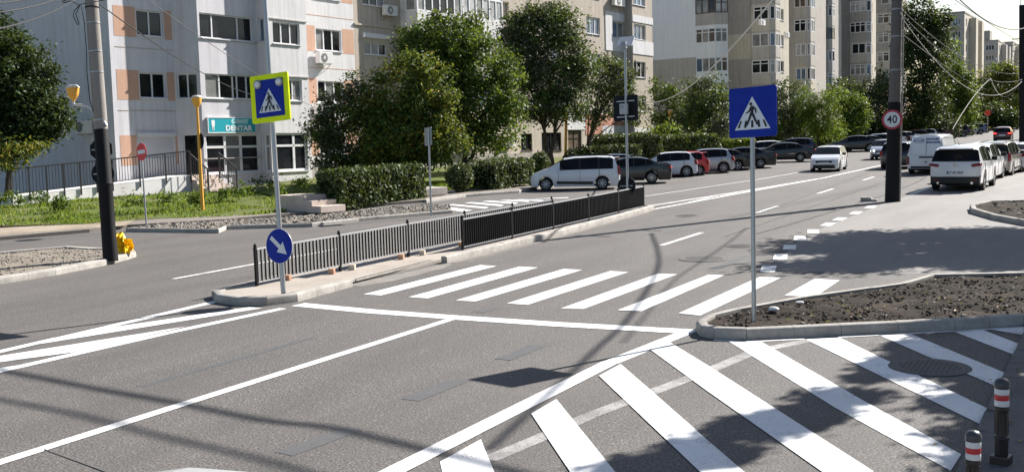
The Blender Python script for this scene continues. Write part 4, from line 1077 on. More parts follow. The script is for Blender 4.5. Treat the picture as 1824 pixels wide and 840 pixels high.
m = MB(); m.box(nA-.1,nB+.03,sAend-.03,sB1+.02,-.6,shopA[2]-.9); m.box(.3,nA+.03,sA0-.1,sAend-.05,-.6,shopA[2]-.9); m.build('plinth', 'plinth', B1.t)
# C: middle section with salmon panels
sM = B1.sz(631.5,90)[0]
wC = B1.rect(563,53,608,91)
B1.facade((0,sB1),(0,sM), -.6, ZT, up_rows([dict(u0=wC[0]-sB1,u1=wC[1]-sB1,z0=wC[2],z1=wC[3],nm=3,glassm='glass_dark')],-2,3), 'plaster_white')
for kf in range(-2, 3):
    for e0, e1 in ((sB1+.1,wC[0]-.08),(wC[1]+.08,sM-.03)): m = MB(); m.box(-.02,.006,e0,e1,wC[2]-.08+FH*kf,wC[3]+.12+FH*kf); m.build('salmon_panel', 'plaster_salmon', B1.t)
    m = MB(); zb = wC[2]-.95+FH*kf; m.box(-.02,.010,sB1+.1,sM,zb,zb+.03); m.build('cornice_line', 'plaster_salmon', B1.t)
# D: beige strip with a roller box window, then the wide balcony stack
sD = B1.sz(714,60)[0]; wD = B1.rect(649,77,689,98); bx = B1.rect(646,61,692,69)
B1.facade((0,sM),(0,sD+.3), -.6, ZT, up_rows([dict(u0=wD[0]-sM,u1=wD[1]-sM,z0=wD[2],z1=wD[3],nm=3,glassm='glass_dark')],-2,3), 'plaster_beige')
m = MB(); m.box(-.06,.13,bx[0],bx[1],bx[2],bx[3]); m.box(-.07,-.04,wD[0],wD[1],wD[3],bx[2]); m.build('roller_box', 'roller_white', B1.t)
m = MB(); zl = B1.sz(660,46)[1]; m.box(-.02,.08,sM+.02,sD,zl-.05,zl+.05); m.build('ledge', 'plaster_beige', B1.t)
sE = B1.sz(868,20)[0]; nC = 1.25
zpar = B1.sz(740,18,nC)[1]-1.0
B1.bay([(0,sD),(nC,sD+.01),(nC,(sD+sE)/2),(nC,sE-.01),(0,sE)], 6, FH, zpar-2*FH, 'plaster_white', para=1.0, gl=1.35, mull=(1,4,4,1), glassw=[6,1,2,2,1], mats=['plaster_beige','plaster_grey','plaster_white'])
B1.facade((0,sD),(0,sE), -.6, ZT, [dict(u0=.6,u1=2.2,z0=wD[2]-2*FH,z1=wD[3]-2*FH+.5,nm=3)], 'plaster_beige')
# E: right beige section
s_Rend = B1.sz(1161,110,.0)[0]
wR = B1.rect(1044.5,31,1068.5,61); wP = B1.rect(1091,40,1111,68)
LE = s_Rend-sE
cols = [sE+1.2, sE+4.6, sE+8.0]
wins = up_rows([dict(u0=wR[0]-sE,u1=wR[1]-sE,z0=wR[2],z1=wR[3],nm=3,glassm='glass_blue')],-1,3)
wins += up_rows([dict(u0=wP[0]-sE,u1=wP[1]-sE,z0=wP[2],z1=wP[3],nm=2,glassm='glass_blue')],0,3)
for c in cols:
    if c+1.5 < wR[0]-.3: wins += up_rows([dict(u0=c-sE,u1=c-sE+1.4,z0=wR[2],z1=wR[3],nm=2)],-1,3)
# ground floor: barred windows and the brown door
zg = B1.rect(1012,232,1036,270); door = B1.rect(1053,251,1064,277); gw = B1.rect(1093,239,1112,257)
wins += [dict(u0=zg[0]-sE,u1=zg[1]-sE,z0=zg[2]+.2,z1=zg[3],nm=2,trans=zg[2]+1.,frame='black_frame',glassm='glass_warm')]
dcol = [B1.rect(928,238,948,268), B1.rect(965,236,1000,268)]
for q in dcol: wins += [dict(u0=q[0]-sE,u1=q[1]-sE,z0=q[2],z1=q[3],nm=2,frame='black_frame',glassm='glass_dark')]
wins += [dict(u0=door[0]-sE,u1=door[1]-sE,z0=door[2]-.3,z1=door[3],nm=1,frame='door_brown',glassm='glass_warm',sill=False)]
B1.facade((0,sE),(0,s_Rend), -.9, ZT, wins, 'plaster_beige')
tp = B1.rect(1043,204,1120,226); t2 = B1.rect(1043,226,1073,240)
m = MB(); m.box(-.02,.03,tp[0],tp[1],tp[2],tp[3]); m.box(-.02,.028,t2[0],t2[1],t2[2],t2[3]); m.build('terracotta_band', 'terracotta_render', B1.t)
pp = B1.rect(1078,24,1124,92); 
m = MB(); q = wP; 
m.box(-.02,.05,pp[0],q[0]-.06,pp[2],pp[3]); m.box(-.02,.05,q[1]+.06,pp[1],pp[2],pp[3]); m.box(-.02,.05,q[0]-.06,q[1]+.06,q[3]+.06,pp[3]); m.box(-.02,.05,q[0]-.06,q[1]+.06,pp[2],q[2]-.06); m.build('insulation_panel', 'plaster_white', B1.t)
wsp = B1.rect(1073,224,1123,276); q = gw
m = MB(); m.box(-.02,.04,wsp[0],q[0],wsp[2]-.5,wsp[3]); m.box(-.02,.04,q[1],wsp[1],wsp[2]-.5,wsp[3]); m.box(-.02,.04,q[0],q[1],q[3],wsp[3]); m.box(-.02,.04,q[0],q[1],wsp[2]-.5,q[2]); m.build('shop_wall', 'plaster_white', B1.t)
m = MB(); m.box(-.02,.025,q[0],q[1],q[2],q[3]); m.build('shop_window', 'glass_dark', B1.t)
m = MB(); wl2 = B1.rect(1010,198,1042,231); m.box(-.02,.035,wl2[0],wl2[1],wl2[2],wl2[3]); m.build('white_panel', 'plaster_white', B1.t)
# F: projecting corner column of windows at the right end
s0, s1 = B1.sz(1127.5,110,.75)[0], B1.sz(1163,110,.75)[0]
fw = B1.rect(1128,44,1150,71,.75); fw2 = B1.rect(1128,110,1150,138,.75); fg = B1.rect(1130,239,1156,258,.75)
ww = [dict(u0=fw[0]-s0+.1,u1=fw[1]-s0,z0=fw[2]+FH*k,z1=fw[3]+FH*k,nm=3,glassm='glass_blue' if k >= 0 else 'glass_dark') for k in (0,1,2)]
ww += [dict(u0=fw2[0]-s0+.1,u1=fw2[1]-s0,z0=fw2[2]-FH*k,z1=fw2[3]-FH*k,nm=3,glassm='glass_dark') for k in (0,1)]
ww += [dict(u0=fg[0]-s0,u1=fg[1]-s0,z0=fg[2],z1=fg[3],nm=2,frame='black_frame',glassm='glass_dark')]
B1.facade((.75,s0),(.75,s1), -.9, ZT, ww, 'plaster_beige')
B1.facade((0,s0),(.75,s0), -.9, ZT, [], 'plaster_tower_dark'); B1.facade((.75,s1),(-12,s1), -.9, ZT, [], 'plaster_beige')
wp = B1.rect(1127.5,74,1164,98,.75); m = MB(); m.box(.7,.80,s0-.03,s1+.05,wp[2],wp[3]); m.build('white_parapet', 'plaster_white', B1.t)
wp = B1.rect(1127.5,30,1164,42,.75); m = MB(); m.box(.7,.795,s0-.02,s1+.05,wp[2],wp[3]); m.build('white_parapet', 'plaster_white', B1.t)
wp = B1.rect(1127,228,1164,240,.75); m = MB(); m.box(.7,.83,s0-.02,s1+.04,wp[2],wp[3]); m.build('shop_fascia', 'plaster_white', B1.t)
m = MB(); m.box(-12.,-.02,.02,s1-.02,ZT-.1,ZT); m.box(-12,2.1,sA0,sB1,ZT-.1,ZT-.01); m.build('roof', 'plaster_tower_dark', B1.t)
m = MB(); m.box(-12.,-11.9,.02,s1-.02,-.9,ZT-.1); m.build('rear_wall', 'plaster_beige', B1.t)
# low painted socle and orange lattice behind the hedges
pl = MB(); pl.box(0,.25,sB1,sE+LE*.30,-.9,B1.sz(860,275)[1]); pl.build('socle', 'plinth', B1.t)
la_ = B1.rect(668,278,718,302,.3); m = MB(); m.box(.26,.34,la_[0],la_[1],la_[2],la_[3]); m.build('lattice', 'orange_lattice', B1.t)

# dental sign
def on_b1(n, s, z): return B1.t.matrix_basis @ Vector((n, s, z))
sg = bpy.data.objects.new('shop_sign', None); COL.objects.link(sg); sg.matrix_basis = B1.t.matrix_basis @ Matrix.Translation((nA+.012,(zsgn[0]+zsgn[1])/2,(zsgn[2]+zsgn[3])/2)) @ Matrix.Rotation(math.pi/2,4,'Z')
tag(sg, 'turquoise dental practice sign with a white tooth above the shop windows', 'shop sign')
sw, shh = zsgn[1]-zsgn[0], zsgn[3]-zsgn[2]
# local x now runs along +s, -y is out of the wall
m = MB(); m.box(-sw/2,sw/2,-.06,.0,-shh/2,shh/2); m.build('panel', 'teal_sign', sg)
m = MB()
for x0,x1,z0,z1 in ((-sw/2-.03,sw/2+.03,-shh/2-.03,-shh/2+.015),(-sw/2-.03,sw/2+.03,shh/2-.015,shh/2+.03),(-sw/2-.03,-sw/2+.012,-shh/2+.015,shh/2-.015),(sw/2-.012,sw/2+.03,-shh/2+.015,shh/2-.015)): m.box(x0,x1,-.075,0,z0,z1)
m.build('frame', 'white_frame', sg)
RX = Matrix.Rotation(math.pi/2,4,'X')
textmesh('lettering', 'DENTAR', shh*.50, 'sign_letter', sg, Matrix.Translation((sw*.135,-.066,-shh*.22)) @ RX, .004, .012, sx=1.2)
textmesh('lettering_glow', 'CABINET', shh*.34, 'teal_light', sg, Matrix.Translation((sw*.16,-.064,shh*.24)) @ RX, .002, .05, sx=1.05)
textmesh('lettering', 'CABINET', shh*.34, 'sign_letter', sg, Matrix.Translation((sw*.16,-.069,shh*.24)) @ RX, .002, .004, sx=1.05)
m = MB(); th = shh*.72
m.poly([(-sw*.40+x*th*.5,-.068,z*th) for x,z in ((-.42,.35),(-.30,.48),(-.12,.47),(0,.42),(.12,.47),(.30,.48),(.42,.35),(.38,.1),(.26,-.15),(.22,-.5),(.10,-.5),(.05,-.12),(-.05,-.12),(-.10,-.5),(-.22,-.5),(-.26,-.15),(-.38,.1))]); m.build('tooth', 'sign_letter', sg)

# air conditioners
def ac(bld, px0, py0, px1, py1, label, n=0.):
    r = bld.rect(px0,py0,px1,py1,n); s0, s1, z0, z1 = r; L = max(.75, s1-s0)
    o = bpy.data.objects.new('air_conditioner', None); COL.objects.link(o)
    o.matrix_basis = bld.t.matrix_basis @ Matrix.Translation((n+.10,(s0+s1)/2,z0)) @ Matrix.Rotation(math.pi/2,4,'Z')
    tag(o, label, 'air conditioner', 'air conditioners on the facades'); H = z1-z0
    m = MB(); m.box(-L/2,L/2,-.30,0,0,H); m.build('casing', 'ac_white', o, bevel=.02)
    m = MB(); m.lathe([(H*.40,0),(H*.40,.012),(0,.013)], c=(-L*.12,-.30,H*.5), axis=(0,-1,0), n=20); g = m.build('fan_grille', 'ac_grille', o)
    m = MB(); m.lathe([(H*.12,.013),(H*.12,.02),(0,.022)], c=(-L*.12,-.30,H*.5), axis=(0,-1,0), n=12)
    for k in range(6):
        a = k*math.pi/6; m.bar((-L*.12-H*.39*math.cos(a),-.316,H*.5-H*.39*math.sin(a)),(-L*.12+H*.39*math.cos(a),-.316,H*.5+H*.39*math.sin(a)),.012,.008,up=(0,1,0))
    m.build('fan_guard', 'ac_white', g)
    m = MB()
    for x in (-L*.35,L*.35): m.bar((x,.09,-.03),(x,-.32,-.03),.035,.03); m.bar((x,.09,-.3),(x,-.25,-.04),.025,.025)
    m.build('bracket', 'galvanised_dull', o)
ac(B1,559,94,583,114,'air conditioner under the three part window left of the beige strip')
ac(B1,678,11,699,29,'topmost air conditioner just left of the wide balcony')
ac(B1,555,183,575,205,'air conditioner partly hidden by leaves right of the lime bordered sign')
ac(B1,1087,-4,1106,12,'air conditioner at the top edge above the white insulated panel')
ac(B1,897,243,910,262,'air conditioner low on the wall beside the barred dark window')
# gable unit
o_ac = bpy.data.objects.new('air_conditioner', None); COL.objects.link(o_ac)
gp = PT(150,238,47.6); loc = B1.inv @ gp
o_ac.matrix_basis = B1.t.matrix_basis @ Matrix.Translation((loc.x,-.1,loc.z)); tag(o_ac, 'air conditioner low on the shaded gable behind the leaning pole', 'air conditioner', 'air conditioners on the facades')
m = MB(); m.box(-.42,.42,-.30,0,0,.58); m.build('casing', 'ac_white', o_ac, bevel=.02)
m = MB(); m.lathe([(.23,0),(.23,.012),(0,.013)], c=(-.1,-.30,.29), axis=(0,-1,0), n=20); m.build('fan_grille', 'ac_grille', o_ac)
m = MB(); m.bar((-.3,.09,-.03),(-.3,-.3,-.03),.04,.03); m.bar((.3,.09,-.03),(.3,-.3,-.03),.04,.03); m.build('bracket', 'galvanised_dull', o_ac)

# ramp with railing and entrance steps before the practice
nR = 1.9
def szr(x, y, n=nR): return B1.sz(x, y, n)
ra = thing('access_ramp', 'white access ramp wall with black railing leading to the dental practice', 'ramp', (0,0,0), 0, False); ra.matrix_basis = B1.t.matrix_basis
topL, topM, topR = szr(20,352), szr(200,330), szr(339,312)
botL, botR = szr(20,370)[1]-.6, szr(339,352)[1]-.6
m = MB()
pts_t = [topL, topM, topR]
for (sa,za),(sb,zb) in zip(pts_t[:-1], pts_t[1:]):
    m.add([(nR,sa,botL),(nR,sb,botL),(nR,sb,zb),(nR,sa,za),(nR-1.5,sa,botL),(nR-1.5,sb,botL),(nR-1.5,sb,zb),(nR-1.5,sa,za)], [(0,1,2,3),(3,2,6,7),(7,6,5,4),(0,3,7,4),(1,5,6,2)])
m.build('ramp_wall', 'white_wall', ra)
m = MB(); m.box(nR,nR+.06,topL[0],topM[0],botL,topL[1]-.45); m.build('footing', 'plinth', ra)
def rail(parent, a, b, h, nposts, name='railing', bars=True):
    """a, b local points on the ramp edge"""
    m = MB(); a, b = Vector(a), Vector(b); u = Vector((0,0,1))
    m.bar(a+u*h, b+u*h, .05, .05); m.bar(a+u*.12, b+u*.12, .03, .03); L = (b-a).length; k = int(L/.14)
    for i in range(nposts+1): q = a.lerp(b, i/nposts); m.bar(q-u*.25, q+u*h, .05, .05, up=(1,0,0))
    for i in range(k): q = a.lerp(b, (i+.5)/k); m.bar(q+u*.12, q+u*h, .018, .018, up=(1,0,0))
    m.build(name, 'rail_black', parent)
rail(ra, (nR+.04,topL[0],topL[1]+.02), (nR+.04,topM[0],topM[1]+.02), 1.05, 6); rail(ra, (nR+.04,topM[0],topM[1]+.02), (nR+.04,topR[0],topR[1]+.02), 1.05, 3)
es = thing('entrance_steps', 'pale entrance steps with a black handrail at the end of the ramp', 'steps', (0,0,0), 0, False); es.matrix_basis = B1.t.matrix_basis
for i in range(4):
    m = MB(); z1 = topR[1]-.02-.19*i; m.box(nA+.05,nA+.9+.32*i,topR[0]+.02+.01*i,topR[0]+1.6-.01*i,z1-.19 if i < 3 else z1-.7,z1); m.build('step', 'step_stone', es, bevel=.012)
rail(es, (nA+.9,topR[0]+1.65,topR[1]-.05), (nA+2.0,topR[0]+1.65,topR[1]-.75), 1., 2, 'handrail'); rail(es, (nA+.9,topR[0]+.0,topR[1]-.05), (nA+2.0,topR[0]+.0,topR[1]-.75), 1., 2, 'handrail')

# ---------------- tower blocks further along
def ground_under(pt, z=-.5):
    upv = TILT.to_3x3() @ Vector((0,0,1)); return pt + upv*((z-pt.z)/upv.z)
# second block: pale bluish gable with a rounded glazed corner
H2 = R_(6.)
c2 = PT(1240,104,104.5); B2 = Building('apartment_building', 'pale bluish white tower block with rounded corner balconies', ground_under(c2), H2, 'tower blocks along the road')
zs = B2.sz(1262,76,2.)[1]; fh2 = 51*104.5/FPX; 
m = MB(); 
ztop2 = 24.
B2.facade((-16,0),(0,0), -2, ztop2, [], 'plaster_pale')
zg = B2.sz(1200,103,0)[1]
gy = B2.t.matrix_basis
pz = (B2.inv @ PT(1200,103,104.5)).z
m = MB(); m.box(-16,-.02,-.03,.0,-2,pz); m.build('bare_gable', 'plaster_tower', B2.t)
zwin = (B2.inv @ PT(1262,76,103.)).z
nfl = 8; zb = zwin-.95-3*fh2
B2.bay([(0,-.05),(2.05,-.05),(2.95,.85),(2.6,1.35),(.5,1.5)], nfl, fh2, zb, 'plaster_pale', para=1.0, gl=1.35, mull=(3,2,0,0), frames=('white_frame','white_frame','white_frame','brown_frame'), mats=['plaster_tower','plaster_tower','plaster_pale','plaster_pale'], partial=False)
B2.facade((-1.,1.5),(-1.,8.), -2, ztop2, [dict(u0=2,u1=3.4,z0=zb+1.+fh2*k,z1=zb+2.3+fh2*k,nm=2) for k in range(1,8)], 'plaster_tower')
B2.facade((.5,1.5),(-1.,1.5), -2, ztop2, [], 'plaster_tower'); B2.facade((-1.,8.),(-16,8.), -2, ztop2, [], 'plaster_tower')
B2.slab(-16,.5,.02,1.5,ztop2-.1,ztop2,'plaster_tower_dark','roof'); B2.slab(-16,-1,1.5,8,ztop2-.12,ztop2-.02,'plaster_tower_dark','roof')
# third block: beige tower with three balcony stacks
c3 = PT(1338,60,113.); H3 = R_(4.); B3 = Building('apartment_building', 'beige tower block with three stacks of glazed balconies behind the blue sign', ground_under(c3), H3, 'tower blocks along the road')
def lz(B, x, y, D): return B.inv @ PT(x, y, D)
def on_s(B, x, s, y=90):
    """n of the point seen in picture column x at distance s along the block"""
    d = B.r3 @ ray(x, y); k = (s-B.o.y)/d.y; return B.o.x+d.x*k
fh3 = 2.75; zt3 = 26.
zw3 = lz(B3,1355,12,112).z; zb3 = zw3-2.4-3*fh3; zz = zb3+1.3
def stack(B, x0, x1, x2, s0, nb, zb, floors=8, **kw):
    """balcony stack whose shaded front runs from column x0 to x1 and whose sunlit cheek ends at column x2; nb = wall plane behind"""
    n0, n1 = on_s(B,x0,s0), on_s(B,x1,s0); r = min(.75,(n1-n0)*.3); s2 = s0+r
    while s2 < s0+8 and (on_s(B,x2,s2) > n1+r*.75): s2 += .1
    n2 = n1+r*.75
    B.bay([(min(n0,nb)-.02,s0+.2),(n0,s0),(n1,s0),(n2,s0+r),(n2,s2),(n1-.2,s2+.4),(nb-.05,s2+.5)], floors, 2.75, zb, 'plaster_tower', para=1.05, gl=1.35, mull=(0,3,1,2,0,0), **kw)
    return n1, s2+.45
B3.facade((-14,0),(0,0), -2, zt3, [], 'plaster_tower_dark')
m = MB(); q = lz(B3,1320,60,113).z; m.box(-14,-.05,-.02,.0,q-2.75*.95,q); m.build('cream_panel', 'plaster_cream', B3.t)
n1, sE1 = stack(B3, 1339, 1371, 1390, -.3, 0., zb3, mats=['plaster_tower_dark','plaster_tower','plaster_tower','plaster_cream'], glassw=[3,3,2,2,1])
def cream(B, n, s0, x_end, zt, zz, matname='plaster_cream', nw=1):
    s1 = s0+.4
    while on_s(B, x_end, s1) > n and s1 < s0+12: s1 += .1
    L = s1-s0; w = min(1.0, L*.4)
    B.facade((n,s0),(n,s1), -2, zt, [dict(u0=L*.5-w/2,u1=L*.5+w/2,z0=zz+2.75*k,z1=zz+1.2+2.75*k,nm=1,bar=.09) for k in range(8)], matname); return s1
nW = n1-.3; sC = cream(B3, nW, sE1, 1405, zt3, zz); B3.facade((nW,sE1),(nW-.01,sE1+.01), -2, zt3, [], 'plaster_tower')
B3.facade((nW,sC),(-.5,sC), -2, zt3, [], 'plaster_tower')
s2_ = 14.; nb2 = on_s(B3,1406,s2_)
B3.facade((nb2-3,s2_+.6),(on_s(B3,1418,s2_+.6),s2_+.6), -2, zt3, [dict(u0=3.15,u1=3.75,z0=zz+fh3*k,z1=zz+1.2+fh3*k,nm=1,bar=.09) for k in range(8)], 'plaster_tower_dark')
n1, sE1 = stack(B3, 1415, 1437, 1452, s2_, nb2, zb3-.15, mats=['plaster_tower','plaster_cream','plaster_tower','plaster_tower'], glassw=[3,3,2,2,1])
B3.facade((n1-.4,sE1),(n1-.4,sE1+6), -2, zt3, [], 'plaster_tower')
s3_ = 24.; 
n1, sE1 = stack(B3, 1451, 1475, 1487, s3_, on_s(B3,1445,s3_), zb3-.3, frames=('white_frame','white_frame','black_frame'), mats=['plaster_tower','plaster_tower','plaster_grey'], glassw=[3,3,2,2,1])
B3.facade((n1-.4,sE1),(n1-.4,31.), -2, zt3, [], 'plaster_tower'); B3.facade((-14,31.),(n1-.4,31.), -2, zt3, [], 'plaster_tower') 
B3.slab(-14,nW,.03,31,zt3-.1,zt3,'plaster_tower_dark','roof')
# fourth block: grey shaded gable and two balcony stacks
c4_ = PT(1514,60,143.); B4 = Building('apartment_building', 'grey tower block with a dark blank gable left of the straight pole', ground_under(c4_), R_(3.), 'tower blocks along the road')
zb4 = lz(B4,1535,20,142).z-1.05-1.35-3*2.75+1.3; zz4 = zb4+1.3
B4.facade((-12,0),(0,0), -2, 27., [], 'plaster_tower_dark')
m = MB(); q = lz(B4,1500,24,143).z; m.box(-12,-.02,-.03,.02,q,q+.07); m.build('joint_line', 'plaster_tower', B4.t)
n1, sE1 = stack(B4, 1514, 1543, 1553, -.3, 0., zb4, mats=['plaster_tower_dark','plaster_tower','plaster_tower_dark'], glassw=[2,4,2,3,1])
nW = n1-.3; sC = cream(B4, nW, sE1, 1560, 27., zz4)
B4.facade((nW,sC),(-.5,sC), -2, 27, [], 'plaster_tower')
s2_ = 17.; nb2 = on_s(B4,1553,s2_)
B4.facade((nb2-3,s2_+.6),(on_s(B4,1566,s2_+.6),s2_+.6), -2, 27., [dict(u0=3.1,u1=3.7,z0=zz4+2.75*k,z1=zz4+1.2+2.75*k,nm=1,bar=.09) for k in range(8)], 'plaster_tower_dark')
n1, sE1 = stack(B4, 1563, 1585, 1592, s2_, nb2, zb4-.1, glassw=[2,4,2,3,1], mats=['plaster_tower_dark','plaster_tower'])
B4.facade((n1-.4,sE1),(n1-.4,30), -2, 27., [], 'plaster_tower'); B4.slab(-12,nW,.03,28,26.9,27,'plaster_tower_dark','roof')
ac(B3,1349,36,1357,46,'air conditioner under a shaded balcony window of the beige tower', n=2.4)
ac(B3,1394,58,1400,67,'air conditioner on the sunlit cream wall of the beige tower', n=2.2)
ac(B3,1428,145,1435,153,'air conditioner low between two balcony stacks of the beige tower', n=1.)
# far blocks
def far_block(x0, xm, x1, ytop, D, label, matg, matf, heading, cols=1, extra=None):
    """gable from x0 to xm facing us, facade from xm to x1"""
    c = PT(xm, ytop, D); up_ = TILT.to_3x3() @ Vector((0,0,1)); g = ground_under(c); H = (c-g).length
    B = Building('apartment_building', label, g, heading, 'tower blocks along the road'); W_ = (xm-x0)/PXM(D); Ls = 26.
    fh = 2.75; nf = int(H/fh)
    wins = [dict(u0=W_*.55,u1=W_*.86,z0=H-1.0-1.35-fh*k,z1=H-1.0-fh*k,nm=3,bar=.09) for k in range(nf-1)]
    B.facade((-W_,0),(0,0), 0, H, wins, matg)
    m = MB()
    for k in range(nf-1): m.box(-W_*.50,.04,-.28,-.02,H-2.35-1.05-fh*k,H-2.37-fh*k)
    m.build('parapet', matg, B.t)
    for k in range(3):
        m = MB(); m.box(-W_-.02,.02,-.03,.02,H-2.75*(k+1)-.02,H-2.75*(k+1)+.06); m.build('joint_line', 'plaster_tower_dark', B.t)
    wf = [dict(u0=2+6*i,u1=3.6+6*i,z0=H-1.-1.4-fh*k,z1=H-1.-fh*k,nm=2,bar=.1) for i in range(4) for k in range(nf-1)]
    B.facade((0,0),(0,Ls), 0, H, wf, matf)
    for i in range(2):
        m = MB(); m.box(.02,1.4,6.5+9*i,9.5+9*i,0,H-.6); m.build('balcony_stack', matf, B.t)
    B.slab(-W_-.1,.1,-.1,Ls,H,H+.35,'plaster_tower_dark','roof')
    if extra: m = MB(); m.box(-W_*.8,-W_*.35,3,8,H+.35,H+3.2); m.build('roof_room', 'plaster_tower_dark', B.t)
    B.facade((0,Ls),(-W_,Ls),0,H,[],matf); return B
far_block(1674,1718,1730,23,228.,'distant grey-brown block rising behind the two tall trees','plaster_tower','plaster_cream',R_(2.))
far_block(1733,1778,1781,73,292.,'distant pale block with a dark roof room above the yellowish tree','plaster_tower','plaster_tower',R_(1.),extra=True)
b7 = far_block(1780,1804,1812,76,311.,'farthest small block with a brick red patch near the dark edge pole','plaster_tower_dark','plaster_cream',R_(2.5))
# ================================================================== vehicles
SPEC = {
 'hatch': dict(L=3.85,W=1.70,H=1.49,wb=2.46,fo=.74,top=[(0,.40),(.006,.55),(.02,.64),(.032,.665),(.10,.925),(.16,.985),(.30,1.),(.48,.985),(.56,.945),(.755,.665),(.80,.64),(.92,.555),(.975,.47),(1,.34)],
   belt=[(0,.38),(.006,.53),(.02,.62),(.032,.645),(.10,.665),(.35,.645),(.56,.625),(.755,.62),(.80,.60),(.92,.525),(.975,.44),(1,.32)], side=[(.115,.20),(.212,.40),(.418,.615)], rear=(.032,.10), front=(.56,.755)),
 'sedan': dict(L=4.65,W=1.80,H=1.44,wb=2.72,fo=.86,top=[(0,.42),(.006,.60),(.02,.70),(.035,.735),(.13,.755),(.16,.76),(.27,.935),(.35,.985),(.45,1.),(.55,.975),(.60,.935),(.77,.675),(.82,.645),(.94,.55),(.982,.46),(1,.34)],
   belt=[(0,.40),(.006,.58),(.02,.68),(.035,.715),(.13,.735),(.16,.735),(.27,.69),(.45,.66),(.60,.64),(.77,.63),(.82,.61),(.94,.52),(.982,.43),(1,.32)], side=[(.215,.29),(.30,.425),(.44,.655)], rear=(.16,.27), front=(.60,.77)),
 'mpv': dict(L=4.50,W=1.75,H=1.68,wb=2.81,fo=.80,top=[(0,.36),(.005,.50),(.014,.60),(.022,.635),(.055,.92),(.09,.97),(.25,1.),(.5,.985),(.62,.94),(.805,.655),(.85,.62),(.95,.52),(.985,.43),(1,.30)],
   belt=[(0,.34),(.005,.48),(.014,.58),(.022,.60),(.055,.61),(.4,.605),(.62,.60),(.805,.60),(.85,.58),(.95,.49),(.985,.40),(1,.28)], side=[(.075,.225),(.24,.435),(.45,.665)], rear=(.022,.055), front=(.62,.805)),
 'suv': dict(L=4.50,W=1.84,H=1.68,wb=2.70,fo=.88,top=[(0,.42),(.006,.55),(.016,.635),(.028,.655),(.085,.915),(.15,.975),(.30,1.),(.48,.985),(.56,.945),(.745,.68),(.79,.66),(.92,.60),(.975,.52),(1,.38)],
   belt=[(0,.40),(.006,.53),(.016,.615),(.028,.635),(.085,.66),(.35,.635),(.56,.62),(.745,.62),(.79,.61),(.92,.56),(.975,.49),(1,.36)], side=[(.13,.205),(.218,.405),(.425,.61)], rear=(.028,.085), front=(.56,.745), clad=True),
 'van': dict(L=4.80,W=1.90,H=1.97,wb=3.0,fo=.88,top=[(0,.27),(.005,.45),(.012,.53),(.018,.56),(.038,.92),(.07,.98),(.3,1.),(.66,.99),(.74,.95),(.875,.60),(.90,.575),(.96,.49),(.985,.42),(1,.28)],
   belt=[(0,.25),(.005,.43),(.012,.51),(.018,.535),(.038,.56),(.4,.56),(.74,.56),(.875,.555),(.90,.54),(.96,.46),(.985,.39),(1,.26)], side=[(.70,.80)], rear=None, front=(.74,.875)),
}
HWT = [(0,.80),(.008,.90),(.03,.955),(.12,.99),(.3,1.),(.7,1.),(.86,.985),(.93,.945),(.97,.87),(.99,.76),(1,.62)]
def interp(tab, t):
    if t <= tab[0][0]: return tab[0][1]
    for (a,va),(b,vb) in zip(tab[:-1], tab[1:]):
        if t <= b: return va+(vb-va)*(t-a)/(b-a)
    return tab[-1][1]
